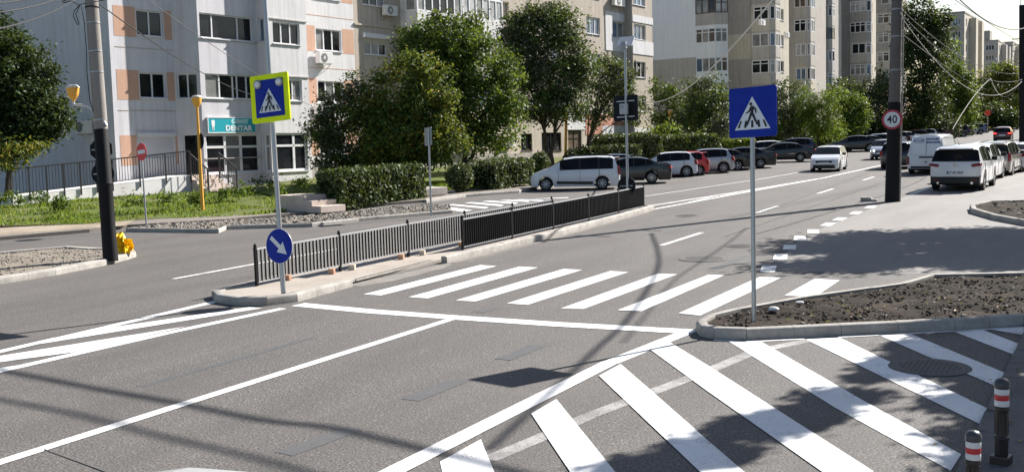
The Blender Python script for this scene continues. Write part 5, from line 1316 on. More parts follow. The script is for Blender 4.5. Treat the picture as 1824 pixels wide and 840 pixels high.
def make_car(name, label, cat, kind, paintm, loc, heading, group=None, rim='hub_grey', brake=False, lights=False, plate=None, detail=2, roof_m=None, scale=1., spokes=7, extra=None):
    S = SPEC[kind]; L, W, H, wb, fo = (S[k]*scale for k in ('L','W','H','wb','fo'))
    rt = .318*scale if kind != 'suv' else .355*scale; ra = rt+.055*scale
    yf = L/2-fo; yr = yf-wb
    t_ = thing(name, label, cat, loc, heading, False, group)
    T = lambda y: (y+L/2)/L
    ts = {a for a,_ in S['top']}|{a for a,_ in S['belt']}|{a for a,_ in HWT}
    for a, b in S['side']: ts |= {a, b}
    for yc in (yf, yr):
        for k in (-1.06,-1.,-.92,-.72,-.4,0,.4,.72,.92,1.,1.06): ts.add(T(yc+k*ra))
    ts = sorted(ts); ts2 = [ts[0]]
    for a in ts[1:]:
        if a-ts2[-1] > .0025: ts2.append(a)
    ts2[-1] = 1.
    ts = ts2
    ground = .19*scale if kind != 'suv' else .23*scale
    def section(t):
        y = t*L-L/2; zt = interp(S['top'], t)*H; zb = interp(S['belt'], t)*H; hw = interp(HWT, t)*W/2
        zl = ground+(.10*scale if (t < .02 or t > .975) else 0)
        for yc in (yf, yr):
            d = abs(y-yc)
            if d <= ra*1.001: zl = max(zl, rt+math.sqrt(max(0, ra*ra-d*d))-.0)
        zl = min(zl, zb-.12); g = max(0., zt-zb); gf = min(1., g/(.34*H)); rh = hw*(.975-.225*gf)
        zm = max(zl+.03, ground+.45*(zb-ground)); zlo = max(zl+.012, ground+.07)
        hwb = hw*(.985 if kind != 'van' else .99)
        return [(hw*.95,y,zl),(hw*.985,y,min(zlo,zm-.01)),(hw*1.,y,zm),(hw*.995,y,max(zm+.005,zb-.07)),(hwb*.972,y,zb),(rh+(hwb*.972-rh)*.12,y,zb+g*.90),(rh*.86,y,zb+g*.975+.004),(rh*.45,y,zt),(0,y,zt+.006*H*gf)]
    secs = [section(t) for t in ts]; nr = len(secs[0]); groups = {}
    def put(key, vs): groups.setdefault(key, MB()).poly(vs)
    for i in range(len(ts)-1):
        tm = (ts[i]+ts[i+1])/2
        for r in range(nr-1):
            key = 'body'; sub = None
            g0 = interp(S['top'], tm)-interp(S['belt'], tm)
            if r == 4 and g0 > .12 and any(a <= tm <= b for a, b in S['side']): key = 'side_window'; sub = [k for k, (a, b) in enumerate(S['side']) if a <= tm <= b][0]
            elif r == 4 and g0 > .15 and S['side'][0][0] < tm < S['side'][-1][1]: key = 'pillar' if kind != 'van' else 'body'; sub = sum(b < tm for a, b in S['side'])
            elif r >= 5 and S['front'][0] < tm < S['front'][1]: key = 'windscreen'
            elif r >= 5 and S['rear'] and S['rear'][0] < tm < S['rear'][1]: key = 'rear_window'
            elif r == 0 and S.get('clad'): key = 'cladding'
            elif r == 1 and S.get('clad') and (tm < .03 or tm > .96): key = 'cladding'
            elif r >= 5 and roof_m and S['rear'] and S['rear'][1] <= tm <= S['front'][0]: key = 'roof'
            a, b, c, d = secs[i][r], secs[i][r+1], secs[i+1][r+1], secs[i+1][r]
            for sx in (1, -1):
                q = [(sx*p[0],p[1],p[2]) for p in (a,d,c,b)]
                put((key, sx, sub) if key in ('side_window','pillar','cladding') and (sub is not None or key == 'cladding') else (key,), q if sx > 0 else q[::-1])
        a, d = secs[i][0], secs[i+1][0]
        put(('under',), [(a[0],a[1],a[2]),(-a[0],a[1],a[2]),(-d[0],d[1],d[2]),(d[0],d[1],d[2])])
    for s_, rev in ((secs[0], False), (secs[-1], True)):
        q = [p for p in s_]+[(-p[0],p[1],p[2]) for p in reversed(s_[:-1])]
        put(('body',), q[::-1] if rev else q)
    mm = {'body':paintm,'side_window':'car_glass','windscreen':'car_glass','rear_window':'car_glass','pillar':'trim_black','cladding':'trim_black','under':'trim_black','roof':roof_m or paintm}
    for (key, *_x), mb in groups.items():
        o = mb.build({'under':'underbody','pillar':'window_pillar'}.get(key, key), mm[key], t_)
        bm = bmesh.new(); bm.from_mesh(o.data); bmesh.ops.remove_doubles(bm, verts=bm.verts, dist=1e-4); bmesh.ops.recalc_face_normals(bm, faces=bm.faces) if key == 'body' else None
        bm.to_mesh(o.data); bm.free()
        o.data.polygons.foreach_set('use_smooth', [True]*len(o.data.polygons)); o.data.set_sharp_from_angle(angle=R_(33))
    # wheels
    for yc in (yf, yr):
        for sx in (1, -1):
            w_ = bpy.data.objects.new('wheel', None); COL.objects.link(w_); w_.parent = t_; w_.matrix_basis = Matrix.Translation((sx*(W/2-.115*scale),yc,rt))
            m = MB(); tw = .10*scale; ri = rt*.68
            m.lathe([(ri,-tw),(rt*.95,-tw),(rt,-tw*.75),(rt,tw*.75),(rt*.95,tw),(ri,tw),(ri*.97,tw*.7),(ri*.97,-tw*.7),(ri,-tw)], axis=(1,0,0), n=28, cap=False); m.build('tyre', 'tyre', w_, smooth=True)
            m = MB(); o = sx*tw
            m.lathe([(ri*.98,o*.55),(0,o*.45)], axis=(1,0,0), n=28, cap=False)
            m.build('wheel_well', 'trim_black', w_)
            m = MB(); m.lathe([(ri*.99,o*.85),(ri*.90,o*.90),(ri*.87,o*.7)], axis=(1,0,0), n=28, xdir=(0,1,0), cap=False); m.lathe([(ri*.26,o*.7),(ri*.24,o*.95),(0,o*.97)], axis=(1,0,0), n=16, cap=False)
            for k in range(spokes):
                a = 2*math.pi*k/spokes; m.bar((o*.86,ri*.2*math.cos(a),ri*.2*math.sin(a)),(o*.82,ri*.91*math.cos(a),ri*.91*math.sin(a)),ri*(.26 if rim == 'hub_grey' else .15),.02, up=(1,0,0))
            m.build('rim', rim, w_)
    # shoulder line helpers
    def side_pt(t, f):
        s = section(t); z0, z1 = s[2][2], s[4][2]
        a, b = Vector(s[2]), Vector(s[4]); return a.lerp(b, f)
    # lamps
    ht = interp(S['belt'], .02)*H
    for sx in (1, -1):
        m = MB(); z = ht-.10*scale
        if kind in ('mpv','van'):
            m.obox((sx*(W/2*.915), -L/2+.05*scale, z+.02+(.0 if kind == 'mpv' else -.25)), (.075*scale,0,0), (0,.055*scale,0), (0,.02,.20*scale))
        elif kind == 'suv': m.obox((sx*(W/2*.80), -L/2+.055*scale, z+.03), (.17*scale,sx*.03,0.02*sx), (0,.06*scale,0), (0,.012,.052*scale))
        elif kind == 'sedan': m.obox((sx*(W/2*.80), -L/2+.07*scale, z-.02), (.17*scale,sx*.04,0), (0,.07*scale,0), (0,.012,.075*scale))
        else: m.obox((sx*(W/2*.87), -L/2+.075*scale, z+.03), (.095*scale,sx*.03,0), (0,.075*scale,0), (0,.03,.13*scale))
        m.build('tail_light', 'brake_light' if brake else 'lamp_red', t_, bevel=.02)
        m = MB(); tf = .955; s = section(tf); m.obox((sx*s[2][0]*.80, s[2][1]+.035*scale, interp(S['belt'], .975)*H+.015*scale), (.155*scale,-sx*.085*scale,0), (-sx*.01,-.03*scale,.0), (0,-.035*scale,.068*scale))
        m.build('headlight', 'headlight_on' if lights else 'lamp_clear', t_, bevel=.018)
        m = MB(); tw_ = S['side'][-1][1]-.012; q = side_pt(tw_, 1.); m.obox((sx*(q.x+.12*scale), q.y-.02, q.z+.075*scale), (.10*scale,0,0), (0,.045*scale,0), (0,.02,.075*scale)); m.bar((sx*q.x,q.y,q.z+.01),(sx*(q.x+.1*scale),q.y,q.z+.05*scale),.05,.03)
        m.build('wing_mirror', 'trim_black' if detail > 1 and paintm != 'paint_silver' else paintm, t_, bevel=.02)
        if detail > 1:
            m = MB()
            for a, b in zip(S['side'][:-1], S['side'][1:]):
                tc = (a[1]+b[0])/2; s = section(tc); m.tube([(sx*(p[0]+.001),p[1],p[2]) for p in s[1:5]], .007, 4)
            for tc in (S['side'][-1][1]+.015, S['side'][0][1]-.07 if kind == 'sedan' else S['side'][0][1]-.0):
                s = section(tc); m.tube([(sx*(p[0]+.001),p[1],p[2]) for p in s[1:5]], .007, 4)
            m.build('door_gap', 'trim_black', t_)
            for a in S['side'][-2:]:
                q = side_pt(a[0]+.03, .80); m = MB(); m.obox((sx*(q.x+.012), q.y, q.z), (.016,0,0), (0,.085*scale,0), (0,0,.014)); m.build('door_handle', paintm, t_, bevel=.006)
            if kind == 'mpv':
                m = MB(); s0 = side_pt(.30,.0); s1 = side_pt(.70,.0); z = ground+.13; m.obox((sx*(W/2+.004),(s0.y+s1.y)/2,z+.02), (.012,0,0), (0,(s1.y-s0.y)/2,.02), (0,0,.055)); m.build('side_trim', 'trim_black', t_, bevel=.008)
                m = MB(); m.tube([(sx*W*.345,-L*.40,H*.975),(sx*W*.35,-L*.36,H*1.012),(sx*W*.35,L*.04,H*1.006),(sx*W*.345,L*.09,H*.965)], .018, 6); m.build('roof_rail', 'trim_black', t_)
    # bumpers, grille, plates
    m = MB(); s = section(.004)
    if not S.get('clad'): m.box(-s[2][0]*.9,s[2][0]*.9,-L/2-.012,-L/2+.04,ground+.10,ground+.20); 
    else:
        s = section(.03); m.box(-s[2][0]*.96,s[2][0]*.96,-L/2-.02,-L/2+.16,ground+.06,ground+.30)
    m.build('rear_bumper', 'trim_black', t_, bevel=.02)
    m = MB(); m.box(-W*.36,W*.36,L/2-.06,L/2+.010,ground+.03,ground+.20); m.build('lower_grille', 'trim_black', t_, bevel=.015); m = MB(); m.box(-W*.27,W*.27,L/2-.10,L/2-.004,ground+.29,ground+.40); m.build('grille', 'trim_black', t_, bevel=.015)
    zp = ht-.17*scale if kind in ('suv','sedan','hatch') else ht-.30*scale
    if kind == 'suv': zp = ground+.30+.14
    m = MB(); m.box(-.26,.26,-L/2-.018,-L/2+.02,zp-.056,zp+.056); m2 = m.build('number_plate', 'plate_white', t_)
    if plate: textmesh('plate_text', plate, .10, 'sign_black', m2, Matrix.Translation((.02,-L/2-.020,zp-.004)) @ Matrix.Rotation(math.pi/2,4,'X'), .001, .003)
    if plate: mbp = MB(); mbp.box(-.257,-.22,-L/2-.0195,-L/2-.01,zp-.05,zp+.05); mbp.build('country_strip', 'sign_blue', m2)
    m = MB(); m.box(-.26,.26,L/2-.02,L/2+.016,ground+.225,ground+.325); m.build('number_plate', 'plate_white', t_)
    if detail > 1 and kind in ('suv','hatch','mpv'):
        m = MB(); z = interp(S['top'], S['rear'][1])*H; y = S['rear'][1]*L-L/2; m.obox((0,y-.09,z+.012), (W*.33,0,0), (0,.11,-.012), (0,0,.014)); m.build('spoiler', paintm, t_, bevel=.008)
    if extra: extra(t_, L, W, H, S, section)
    return t_
def wheel_place(px, kind, heading, which, scale=1.):
    """centre of the car when one tyre's contact patch sits at the picture point; which = (side, end)"""
    S = SPEC[kind]; c = P(*px); W, wb, fo, L = (S[k]*scale for k in ('W','wb','fo','L')); yf = L/2-fo; yr = yf-wb
    lx = which[0]*(W/2-.03); ly = yf if which[1] > 0 else yr
    return c-Vector((lx*math.cos(heading)+ly*math.sin(heading), -lx*math.sin(heading)+ly*math.cos(heading), 0))
HP = R_(-114.); CSL, CSR = .82, .90       # nose-in parking direction of the left row
GP = 'cars parked nose-in along the left pavement'
def park(px, kind, paintm, label, dh=0., **kw):
    h = HP+R_(dh); sc = kw['scale'] = kw.get('scale', 1.)*CSL
    return make_car('parked_car', label, 'car', kind, paintm, wheel_place(px, kind, h, (-1,-1), sc), h, GP, **kw)
park((1073,337.5),'mpv','paint_pale','white estate car with roof rails nearest the zebra crossing')
c0 = P(1121,315)
make_car('parked_car','small silver car almost hidden between the white estate and the black saloon','car','hatch','paint_blue_grey', wheel_place((1114,320),'hatch',HP,(-1,-1),CSL), HP, GP, scale=CSL)
park((1161,327),'sedan','paint_black','glossy black saloon parked right of the white estate car', rim='rim_alloy', spokes=10)
park((1223,315),'hatch','paint_pale','small white hatchback between the black saloon and the red hatchback')
park((1245,312.5),'hatch','paint_red','red hatchback squeezed between the white and the silver hatchback', scale=.97)
park((1289,308),'hatch','paint_silver','silver hatchback right of the red car', scale=1.03)
park((1314.6,303.5),'sedan','paint_black','black car with white wheels partly behind the blue sign pole', rim='band_white', spokes=5)
park((1355,299.6),'sedan','paint_black','black saloon just right of the blue sign pole', rim='rim_alloy')
park((1426,288.5),'sedan','paint_black','long black saloon left of the oncoming white hatchback', dh=4, rim='rim_alloy', scale=1.03)
park((1436,279),'suv','paint_navy','dark blue car behind the long black saloon', scale=.95)
make_car('parked_car','silver car roof just visible behind the hedge and the blue sign pole','car','hatch','paint_pale', P(1352,283), HP, GP, scale=CSL)
park((1549,270),'sedan','paint_black','black saloon parked beyond the oncoming white hatchback', dh=6, scale=1.05)
far_cols = ['paint_graphite','paint_silver','paint_pale','paint_black','paint_pale','paint_plum','paint_white','paint_dark_red','paint_black','paint_graphite','paint_silver']
far_kinds = ['sedan','hatch','sedan','hatch','sedan','hatch','hatch','sedan','hatch','mpv','hatch']
far_words = ['dark grey saloon first in the far row beyond the van roof','silver hatchback second in the far parked row','pale saloon in the far row left of the straight pole','black hatchback in the far row behind the straight pole','pale saloon in the far row just right of the straight pole','plum hatchback in the far row over the van roof','white hatchback in the far row over the van roof','dark red saloon in the far row right of the van','black hatchback in the far row right of the van','dark grey people carrier towards the far end of the parked row','silver hatchback beside the people carrier in the far row']
for i, (x, y) in enumerate(((1567,268),(1581,265),(1596,262),(1611,259),(1628,257),(1646,254),(1662,251.5),(1682,249),(1700,246.5),(1716,244),(1731,241.5))):
    make_car('parked_car', far_words[i], 'car', far_kinds[i], far_cols[i], wheel_place((x,y),far_kinds[i],HP+R_(4),(-1,-1),CSL), HP+R_(4), GP, detail=1, scale=CSL)
make_car('parked_car','blue grey estate car with a bright tail light near the end of the far row','car','suv','paint_blue_grey', wheel_place((1747,239.5),'suv',HP+R_(2),(-1,-1),CSL), HP+R_(2), GP, detail=1, scale=CSL)
make_car('parked_car','plum car last in the far parked row','car','hatch','paint_plum', wheel_place((1757,236.5),'hatch',HP+R_(2),(-1,-1),CSL), HP+R_(2), GP, detail=1, scale=CSL)
# moving and right hand cars
c = (P(1441,307)+P(1486,307))/2; hS = R_(180-4)
make_car('oncoming_car','white hatchback driving towards us in the oncoming lane','car','hatch','paint_white', Vector((-12.55,55.3,0)), hS, None, scale=.84, rim='rim_alloy', spokes=5, lights=False)
make_car('oncoming_car','silver car coming towards us behind the white hatchback with one lit headlight','car','hatch','paint_silver', Vector((-12.4,69.5,0)), R_(180-3), None, lights=True, scale=CSL)
def suvx(t, L, W, H, S, section):
    m = MB(); m.lathe([(.075,0),(.075,.012),(.06,.012),(.06,0)], c=(0,-L/2+.015,H*.585), axis=(0,-1,0), n=20, cap=False); 
    for a in (-1,1): m.bar((0,-L/2+.008,H*.565),(a*.055,-L/2+.008,H*.61),.014,.008,up=(0,1,0))
    m.build('emblem', 'chrome', t)
    for sx in (-1,1):
        m = MB(); m.tube([(sx*.55,-L/2-.03,.30),(sx*.55,-L/2+.1,.30)], .045, 12); m.build('exhaust', 'chrome', t)
        m = MB(); m.box(sx*.62-.09,sx*.62+.09,-L/2-.022,-L/2+.05,.40,.43); m.build('reflector', 'lamp_red', t)
    m = MB(); m.tube([(0,-L/2+.08,H*.80),(.35,-L/2+.03,H*.70)], .012, 5); m.build('rear_wiper', 'trim_black', t)
    m = MB(); m.tube([(0,-L*.30,H*1.0),(0,-L*.37,H*1.09)], .012, 5); m.build('antenna', 'trim_black', t)
hx = R_(2)
make_car('parked_car','white crossover with dark glass parked nearest beyond the dashed line','car','suv','paint_white', wheel_place((1663,338),'suv',hx,(-1,-1),.94), hx, 'cars on the right side of the road', rim='rim_alloy', spokes=5, scale=.94, plate='CT 03 NDF', extra=suvx)
make_car('parked_car','white car directly ahead of the nearest white crossover','car','hatch','paint_white', wheel_place((1770,323),'hatch',R_(3),(1,-1),1.0), R_(3), 'cars on the right side of the road', scale=1.0, rim='rim_alloy')
make_car('parked_car','champagne estate car right of the two white cars','car','mpv','paint_champagne', wheel_place((1804,312),'mpv',R_(4),(1,-1),.86), R_(4), 'cars on the right side of the road', scale=.86)
make_car('parked_car','white saloon cut off by the right picture edge','car','sedan','paint_white', wheel_place((1833,305),'sedan',R_(5),(1,-1),.9), R_(5), 'cars on the right side of the road', scale=.9)
def vanx(t, L, W, H, S, section):
    RXm = Matrix.Rotation(math.pi/2,4,'X'); y = -L/2+.055
    # upright rear doors panel carrying the lettering
    m = MB(); m.poly([(-W*.36,-L/2+.005,H*.50),(W*.36,-L/2+.005,H*.50),(W*.33,-L/2+.095,H*.945),(-W*.33,-L/2+.095,H*.945)]); d = m.build('rear_door', 'paint_white', t)
    sl = math.atan2(.09, H*.445); B = lambda x, z: Matrix.Translation((x,-L/2-.002+.09*(z-H*.50)/(H*.445),z)) @ Matrix.Rotation(-sl,4,'X')
    m = MB(); n = 28; m.poly([(.23*math.cos(2*math.pi*i/n),-.006,.115*math.sin(2*math.pi*i/n)) for i in range(n)]); e = m.build('oval_badge', 'sign_blue', d, B(-W*.185,H*.85))
    m = MB(); m.poly([(.212*math.cos(2*math.pi*i/n),-.008,.097*math.sin(2*math.pi*i/n)) for i in range(n)]); m.build('oval_field', 'paint_white', d, B(-W*.185,H*.85))
    textmesh('lettering', 'NOVAS', .115, 'sign_blue', d, B(-W*.185,H*.85) @ Matrix.Translation((0,-.011,-.005)) @ RXm, .001, .004)
    textmesh('lettering', 'MOBILIER', .112, 'sign_blue', d, B(W*.165,H*.885) @ Matrix.Translation((0,-.011,0)) @ RXm, .001, .004)
    textmesh('lettering', 'MAGAZINE', .112, 'sign_blue', d, B(W*.165,H*.805) @ Matrix.Translation((0,-.011,0)) @ RXm, .001, .004)
    m = MB(); m.tube([(0,-L/2-.004,H*.50),(0,-L/2+.088,H*.94)], .008, 5); m.build('door_seam', 'trim_black', t)
    m = MB(); m.box(-.30,.30,-L/2-.02,-L/2+.03,H*.415,H*.455); m.build('plate_lamp_bar', 'trim_black', t); m = MB(); m.box(-.06,.06,-L/2-.03,-L/2+.03,H*.30,H*.325); m.build('handle', 'trim_black', t)
make_car('delivery_van','white delivery van with blue lettering on its rear doors','van','van','paint_white', wheel_place((1621,309),'van',R_(1.5),(-1,-1),.9), R_(1.5), 'cars on the right side of the road', scale=.9, extra=vanx)
make_car('parked_car','black car with pale roof half hidden by the straight pole','car','hatch','paint_black', wheel_place((1571,300.5),'hatch',R_(0),(-1,-1),.92), R_(0), 'cars on the right side of the road', scale=.92, roof_m='paint_silver')
make_car('braking_car','dark red car driving away with glowing brake lights','car','suv','paint_dark_red', Vector((-8.75,106.5,0)), R_(-1), None, brake=True, detail=1, scale=.82)
make_car('braking_car','black car ahead of the dark red one at the edge pole with brake lights on','car','suv','paint_black', Vector((-7.0,114.,0)), R_(-1), None, brake=True, detail=1, scale=.82)
# the roof of a car right in front of us just reaches into the picture
def roofx(t, L, W, H, S, section):
    inv = t.matrix_basis.inverted(); a, b = inv @ PT(215,850,3.7), inv @ PT(79,800,3.55)
    m = MB(); m.tube([a, b], [.005,.0025], 5); m.build('antenna', 'trim_black', t)
make_car('near_car','white car of which only the roof edge shows at the bottom','car','sedan','paint_white', Vector((-2.93,2.40,0)), R_(270), None, extra=roofx)
# ================================================================== vegetation
NPR = np.random.default_rng(11)
def leaves_mesh(name, cen, outw, size, mats, midx, parent=None, up=.6, asp=.5, droop=0.):
    n = len(cen); g = NPR.normal(size=(n,3)); nor = g*.75+np.array([0,0,up])+outw*.5; nor /= np.linalg.norm(nor,axis=1)[:,None]+1e-9
    h = NPR.normal(size=(n,3)); h[:,2] -= droop; u = np.cross(nor, h); u = np.cross(u, nor); u /= np.linalg.norm(u,axis=1)[:,None]+1e-9; v = np.cross(nor,u)
    s = size*NPR.uniform(.55,1.5,(n,1)); ht = s*.5; w = s*asp*.5
    fold = nor*s*.08
    V = np.stack([cen-u*ht, cen+v*w+fold-u*ht*.1, cen+u*ht, cen-v*w+fold-u*ht*.1],1).reshape(-1,3)
    me = bpy.data.meshes.new(name); me.vertices.add(n*4); me.vertices.foreach_set('co', V.ravel())
    me.loops.add(n*4); me.loops.foreach_set('vertex_index', np.arange(n*4,dtype=np.int32)); me.polygons.add(n)
    me.polygons.foreach_set('loop_start', np.arange(0,n*4,4,dtype=np.int32)); me.polygons.foreach_set('loop_total', np.full(n,4,dtype=np.int32))
    me.polygons.foreach_set('material_index', midx.astype(np.int32))
    for x in mats: me.materials.append(MATS[x])
    me.update(); me.validate()
    o = bpy.data.objects.new(name, me); COL.objects.link(o)
    if parent: o.parent = parent
    return o
def crown_points(blobs, nclump, per, cr, flat=.75):
    """leaf clumps spread mostly near the skin of overlapping ellipsoids, with gaps"""
    vol = np.array([b[1][0]*b[1][1]*b[1][2] for b in blobs])**.75; vol /= vol.sum(); C = []; O = []; K = []
    for i in range(nclump):
        b = blobs[NPR.choice(len(blobs), p=vol)]; d = NPR.normal(size=3); d /= np.linalg.norm(d); r = NPR.uniform(.25,1.)**.45
        lump = .86+.42*mnoise.noise(Vector(d*2.6)+Vector(b[0])*.7)
        if mnoise.noise(Vector((np.array(b[0])+d*np.array(b[1]))*.9/cr*.45)) < -.22 and r > .55: continue
        c = np.array(b[0])+d*np.array(b[1])*r*lump; rad = cr*NPR.uniform(.6,1.4)
        k = int(per*NPR.uniform(.5,1.4)); q = NPR.normal(size=(k,3))*np.array([rad,rad,rad*flat])*.55
        C.append(c+q); O.append(np.repeat(d[None],k,0)); K.append(np.full(k,i))
    return np.concatenate(C), np.concatenate(O), np.concatenate(K)
def tree(name, label, base, blobs, leafm, nclump=160, per=45, cr=.45, size=.17, trunk_r=.16, stems=None, group='trees along the left pavement', cat='tree', mix=.15, barkm='bark', asp=.55, droop=0., up=.6, limbs=8):
    base = Vector(base); t = thing(name, label, cat, (0,0,0), 0, False, group)
    C, O, K = crown_points(blobs, nclump, per, cr)
    tone = NPR.random(nclump); mi = np.where(tone[K] < mix, 1, 0); mi = np.where(NPR.random(len(K)) < .06, 1, mi)
    leaves_mesh('crown', C, O, size, leafm, mi, t, up, asp, droop)
    m = MB(); rr = random.Random(len(label))
    top = Vector(np.mean([b[0] for b in blobs],0)); fork = base.lerp(top, .38)
    stems = stems or [(base, fork+Vector((0,0,0)))]
    for a, b in stems:
        a, b = Vector(a), Vector(b); k = 6; pts = []
        for i in range(k+1):
            u = i/k; p = a.lerp(b, u); j = .10*(b-a).length*math.sin(u*math.pi); p += Vector((mnoise.noise(p*1.3)*j, mnoise.noise(p*1.3+Vector((7,0,0)))*j, 0)); pts.append(p)
        m.tube(pts, [trunk_r*(1.25 if i == 0 else 1-.5*i/k) for i in range(k+1)], 8)
        for bl in range(limbs):
            q = blobs[bl%len(blobs)]; d = Vector([rr.gauss(0,1) for _ in range(3)]); d.z = abs(d.z)*.5; d.normalize()
            e = Vector(q[0])+Vector((d.x*q[1][0]*.75, d.y*q[1][1]*.75, d.z*q[1][2]*.6)); s = pts[-1].lerp(pts[-3], rr.random()); L = []
            for i in range(6):
                u = i/5; p = s.lerp(e, u); p.z += .25*math.sin(u*math.pi)*(e-s).length*.3; p += Vector((mnoise.noise(p*.9+Vector((bl,0,0))), mnoise.noise(p*.9+Vector((0,bl,3))), 0))*.3*math.sin(u*math.pi); L.append(p)
            m.tube(L, [trunk_r*.42*(1-.82*i/5) for i in range(6)], 6)
    m.build('trunk', barkm, t, smooth=True)
    return t
def BL(D, *q):
    """crown lobes measured on the picture at depth D: (x, y, rx, ry) in pixels, optional depth offset in metres"""
    out = []
    k = PXM(D)
    for b in q:
        x, y, rx, ry = b[:4]; off = b[4] if len(b) > 4 else 0.
        out.append((tuple(PT(x,y,D+off)), (1.12*rx/k, max(.5,rx/k), 1.12*ry/k)))
    return out
def ground_at(x, D, z=.15):
    """ground point under picture column x at depth D"""
    y = 300.
    for _ in range(20):
        p = PT(x,y,D); y += (p.z-z)*PXM(D)
    return PT(x,y,D)
DK = ['leaf_dark','leaf_deep']
# T1 dark tree at the left edge
D = 42.; b = ground_at(14,D,.4)
tree('broadleaf_tree','dark green tree at the left edge in front of the shaded gable', b, BL(D,(30,95,55,50),(-30,70,70,50),(0,150,85,75),(85,150,28,30),(95,215,30,26),(50,190,60,50),(-40,100,60,50),(20,240,90,40),(80,200,35,30),(60,235,50,25),(-60,220,70,60)), DK, 1050, 75, .42, .16, .17, mix=.08, asp=.45)
C, O, K = crown_points(BL(D-1.5,(20,268,50,16),(70,262,26,10),(0,295,45,14)), 40, 45, .35)
leaves_mesh('yellowing_branch', C, O, .15, ['leaf_yellow','leaf_mid'], np.where(NPR.random(len(K))<.3,1,0), bpy.data.objects['broadleaf_tree'], .6, .4)
# T2 small tree
D = 49.; b = ground_at(612,D,.3)
tree('small_tree','slim young tree with thin stems left of the long hedge', b, BL(D,(600,195,42,45),(575,240,40,40),(640,180,40,45),(620,250,55,40),(560,215,26,26),(660,230,40,50),(600,290,45,25),(680,280,45,30),(640,295,40,22),(690,215,40,45)), ['leaf_silver','leaf_mid'], 520, 46, .36, .14, .06, stems=[(b,PT(606,250,D)),(ground_at(572,D,.3),PT(585,255,D)),(ground_at(655,D,.3),PT(650,240,D))], mix=.35)
# T3 lighter tree
D = 48.; b = ground_at(760,D,.2)
tree('broadleaf_tree','yellowish green tree leaning over the long hedge', b, BL(D,(700,170,50,50),(755,190,55,50),(720,240,75,45),(790,250,45,40),(680,260,45,35),(780,160,40,40),(660,210,40,50),(735,120,40,35),(720,290,50,24),(770,270,50,30),(700,240,60,50)), ['leaf_mid','leaf_yellow'], 760, 52, .42, .15, .12, stems=[(ground_at(745,D,.2),PT(765,235,D))], mix=.28)
# TA big tree
D = 51.; b = ground_at(806,D,.2)
tree('broadleaf_tree','large dark glossy tree with several stems behind the round bush', b, BL(D,(800,75,80,42),(860,110,60,60),(760,80,60,45),(850,180,75,60),(895,190,40,50),(790,150,70,50),(870,240,60,35),(740,120,40,40),(905,130,30,40),(820,48,50,24)), ['leaf_deep','leaf_bright'], 760, 60, .44, .155, .15, stems=[(b,PT(790,235,D)),(b+Vector((.2,.1,0)),PT(835,225,D)),(b+Vector((.3,0,0)),PT(850,250,D))], mix=.14)
# TB
D = 60.; b = ground_at(978,D,.2)
tree('broadleaf_tree','tall grey green tree with twin dark stems right of the white wall', b, BL(D,(960,60,55,45),(1010,75,45,50),(930,110,50,50),(990,140,60,50),(1030,130,35,40),(945,185,55,30),(1000,190,45,30),(920,60,35,40),(975,25,40,22)), ['leaf_silver','leaf_deep'], 900, 58, .48, .16, .15, stems=[(b,PT(968,215,D)),(b+Vector((.15,0,0)),PT(992,210,D))], mix=.4)
D = 63.; b = ground_at(1034,D,.2)
tree('small_tree','thin leaning tree with airy branches beside the brown door', b, BL(D,(1070,155,40,40),(1110,140,32,35),(1060,200,38,24),(1100,190,35,26),(1130,200,22,28),(1085,115,28,22)), ['leaf_silver','leaf_mid'], 260, 46, .42, .15, .11, stems=[(b,PT(1046,262,D)),(PT(1046,262,D),PT(1062,205,D))], mix=.3)
# between the blocks
D = 84.
tree('broadleaf_tree','dense dark tree in front of the pale bluish gable', ground_at(1262,D), BL(D,(1262,185,48,45),(1240,215,45,40),(1285,205,32,45),(1250,160,30,26)), ['leaf_silver','leaf_deep'], 260, 45, .6, .22, .15, group='trees between the blocks', mix=.5)
tree('broadleaf_tree','mid green tree at the corner of the beige block', ground_at(1190,D+3), BL(D+3,(1195,190,38,42),(1180,165,24,24),(1215,215,36,36),(1180,225,30,30)), ['leaf_deep','leaf_mid'], 210, 45, .55, .2, .14, group='trees between the blocks', mix=.4)
D = 80.
for (x,y,rx,ry,lm,nm,lb) in ((1186,245,26,22,['leaf_bright','leaf_yellow'],'shrub','bright yellow green pointed shrub by the hedge lamp post'),(1210,252,18,16,['leaf_silver','leaf_mid'],'shrub','grey green shrub right of the hedge lamp post'),
        (1250,250,24,18,['leaf_mid','leaf_bright'],'shrub','light green shrub in front of the dense dark tree'),(1283,235,22,34,['leaf_silver','leaf_silver'],'shrub','silvery shrub left of the blue crossing sign')):
    tree(nm, lb, ground_at(x,D), BL(D,(x,y,rx,ry),(x+3,y-ry*.5,rx*.6,ry*.6)), lm, 80, 36, .4, .18, .05, group='shrubs behind the hedge', cat='shrub', limbs=3)
D = 92.
tree('broadleaf_tree','dark small leaved tree right of the blue crossing sign', ground_at(1405,D), BL(D,(1402,205,36,50),(1425,220,34,42),(1385,190,20,40),(1410,165,24,22)), ['leaf_silver','leaf_deep'], 260, 45, .55, .2, .13, group='trees between the blocks', mix=.45)
tree('weeping_tree','bright drooping feathery tree left of the thin lamp post', ground_at(1455,D-2), BL(D-2,(1455,215,32,42),(1480,225,28,34),(1440,190,24,30),(1470,180,26,24)), ['leaf_bright','leaf_mid'], 240, 45, .5, .22, .10, group='trees between the blocks', mix=.4, asp=.28, droop=1.6)
tree('round_tree','rounded bright green tree right of the thin lamp post', ground_at(1515,D+6), BL(D+6,(1515,195,30,36),(1495,178,26,22),(1530,205,18,34),(1508,225,30,24)), ['leaf_bright','leaf_deep'], 220, 45, .5, .22, .13, group='trees between the blocks', mix=.35)
D = 106.
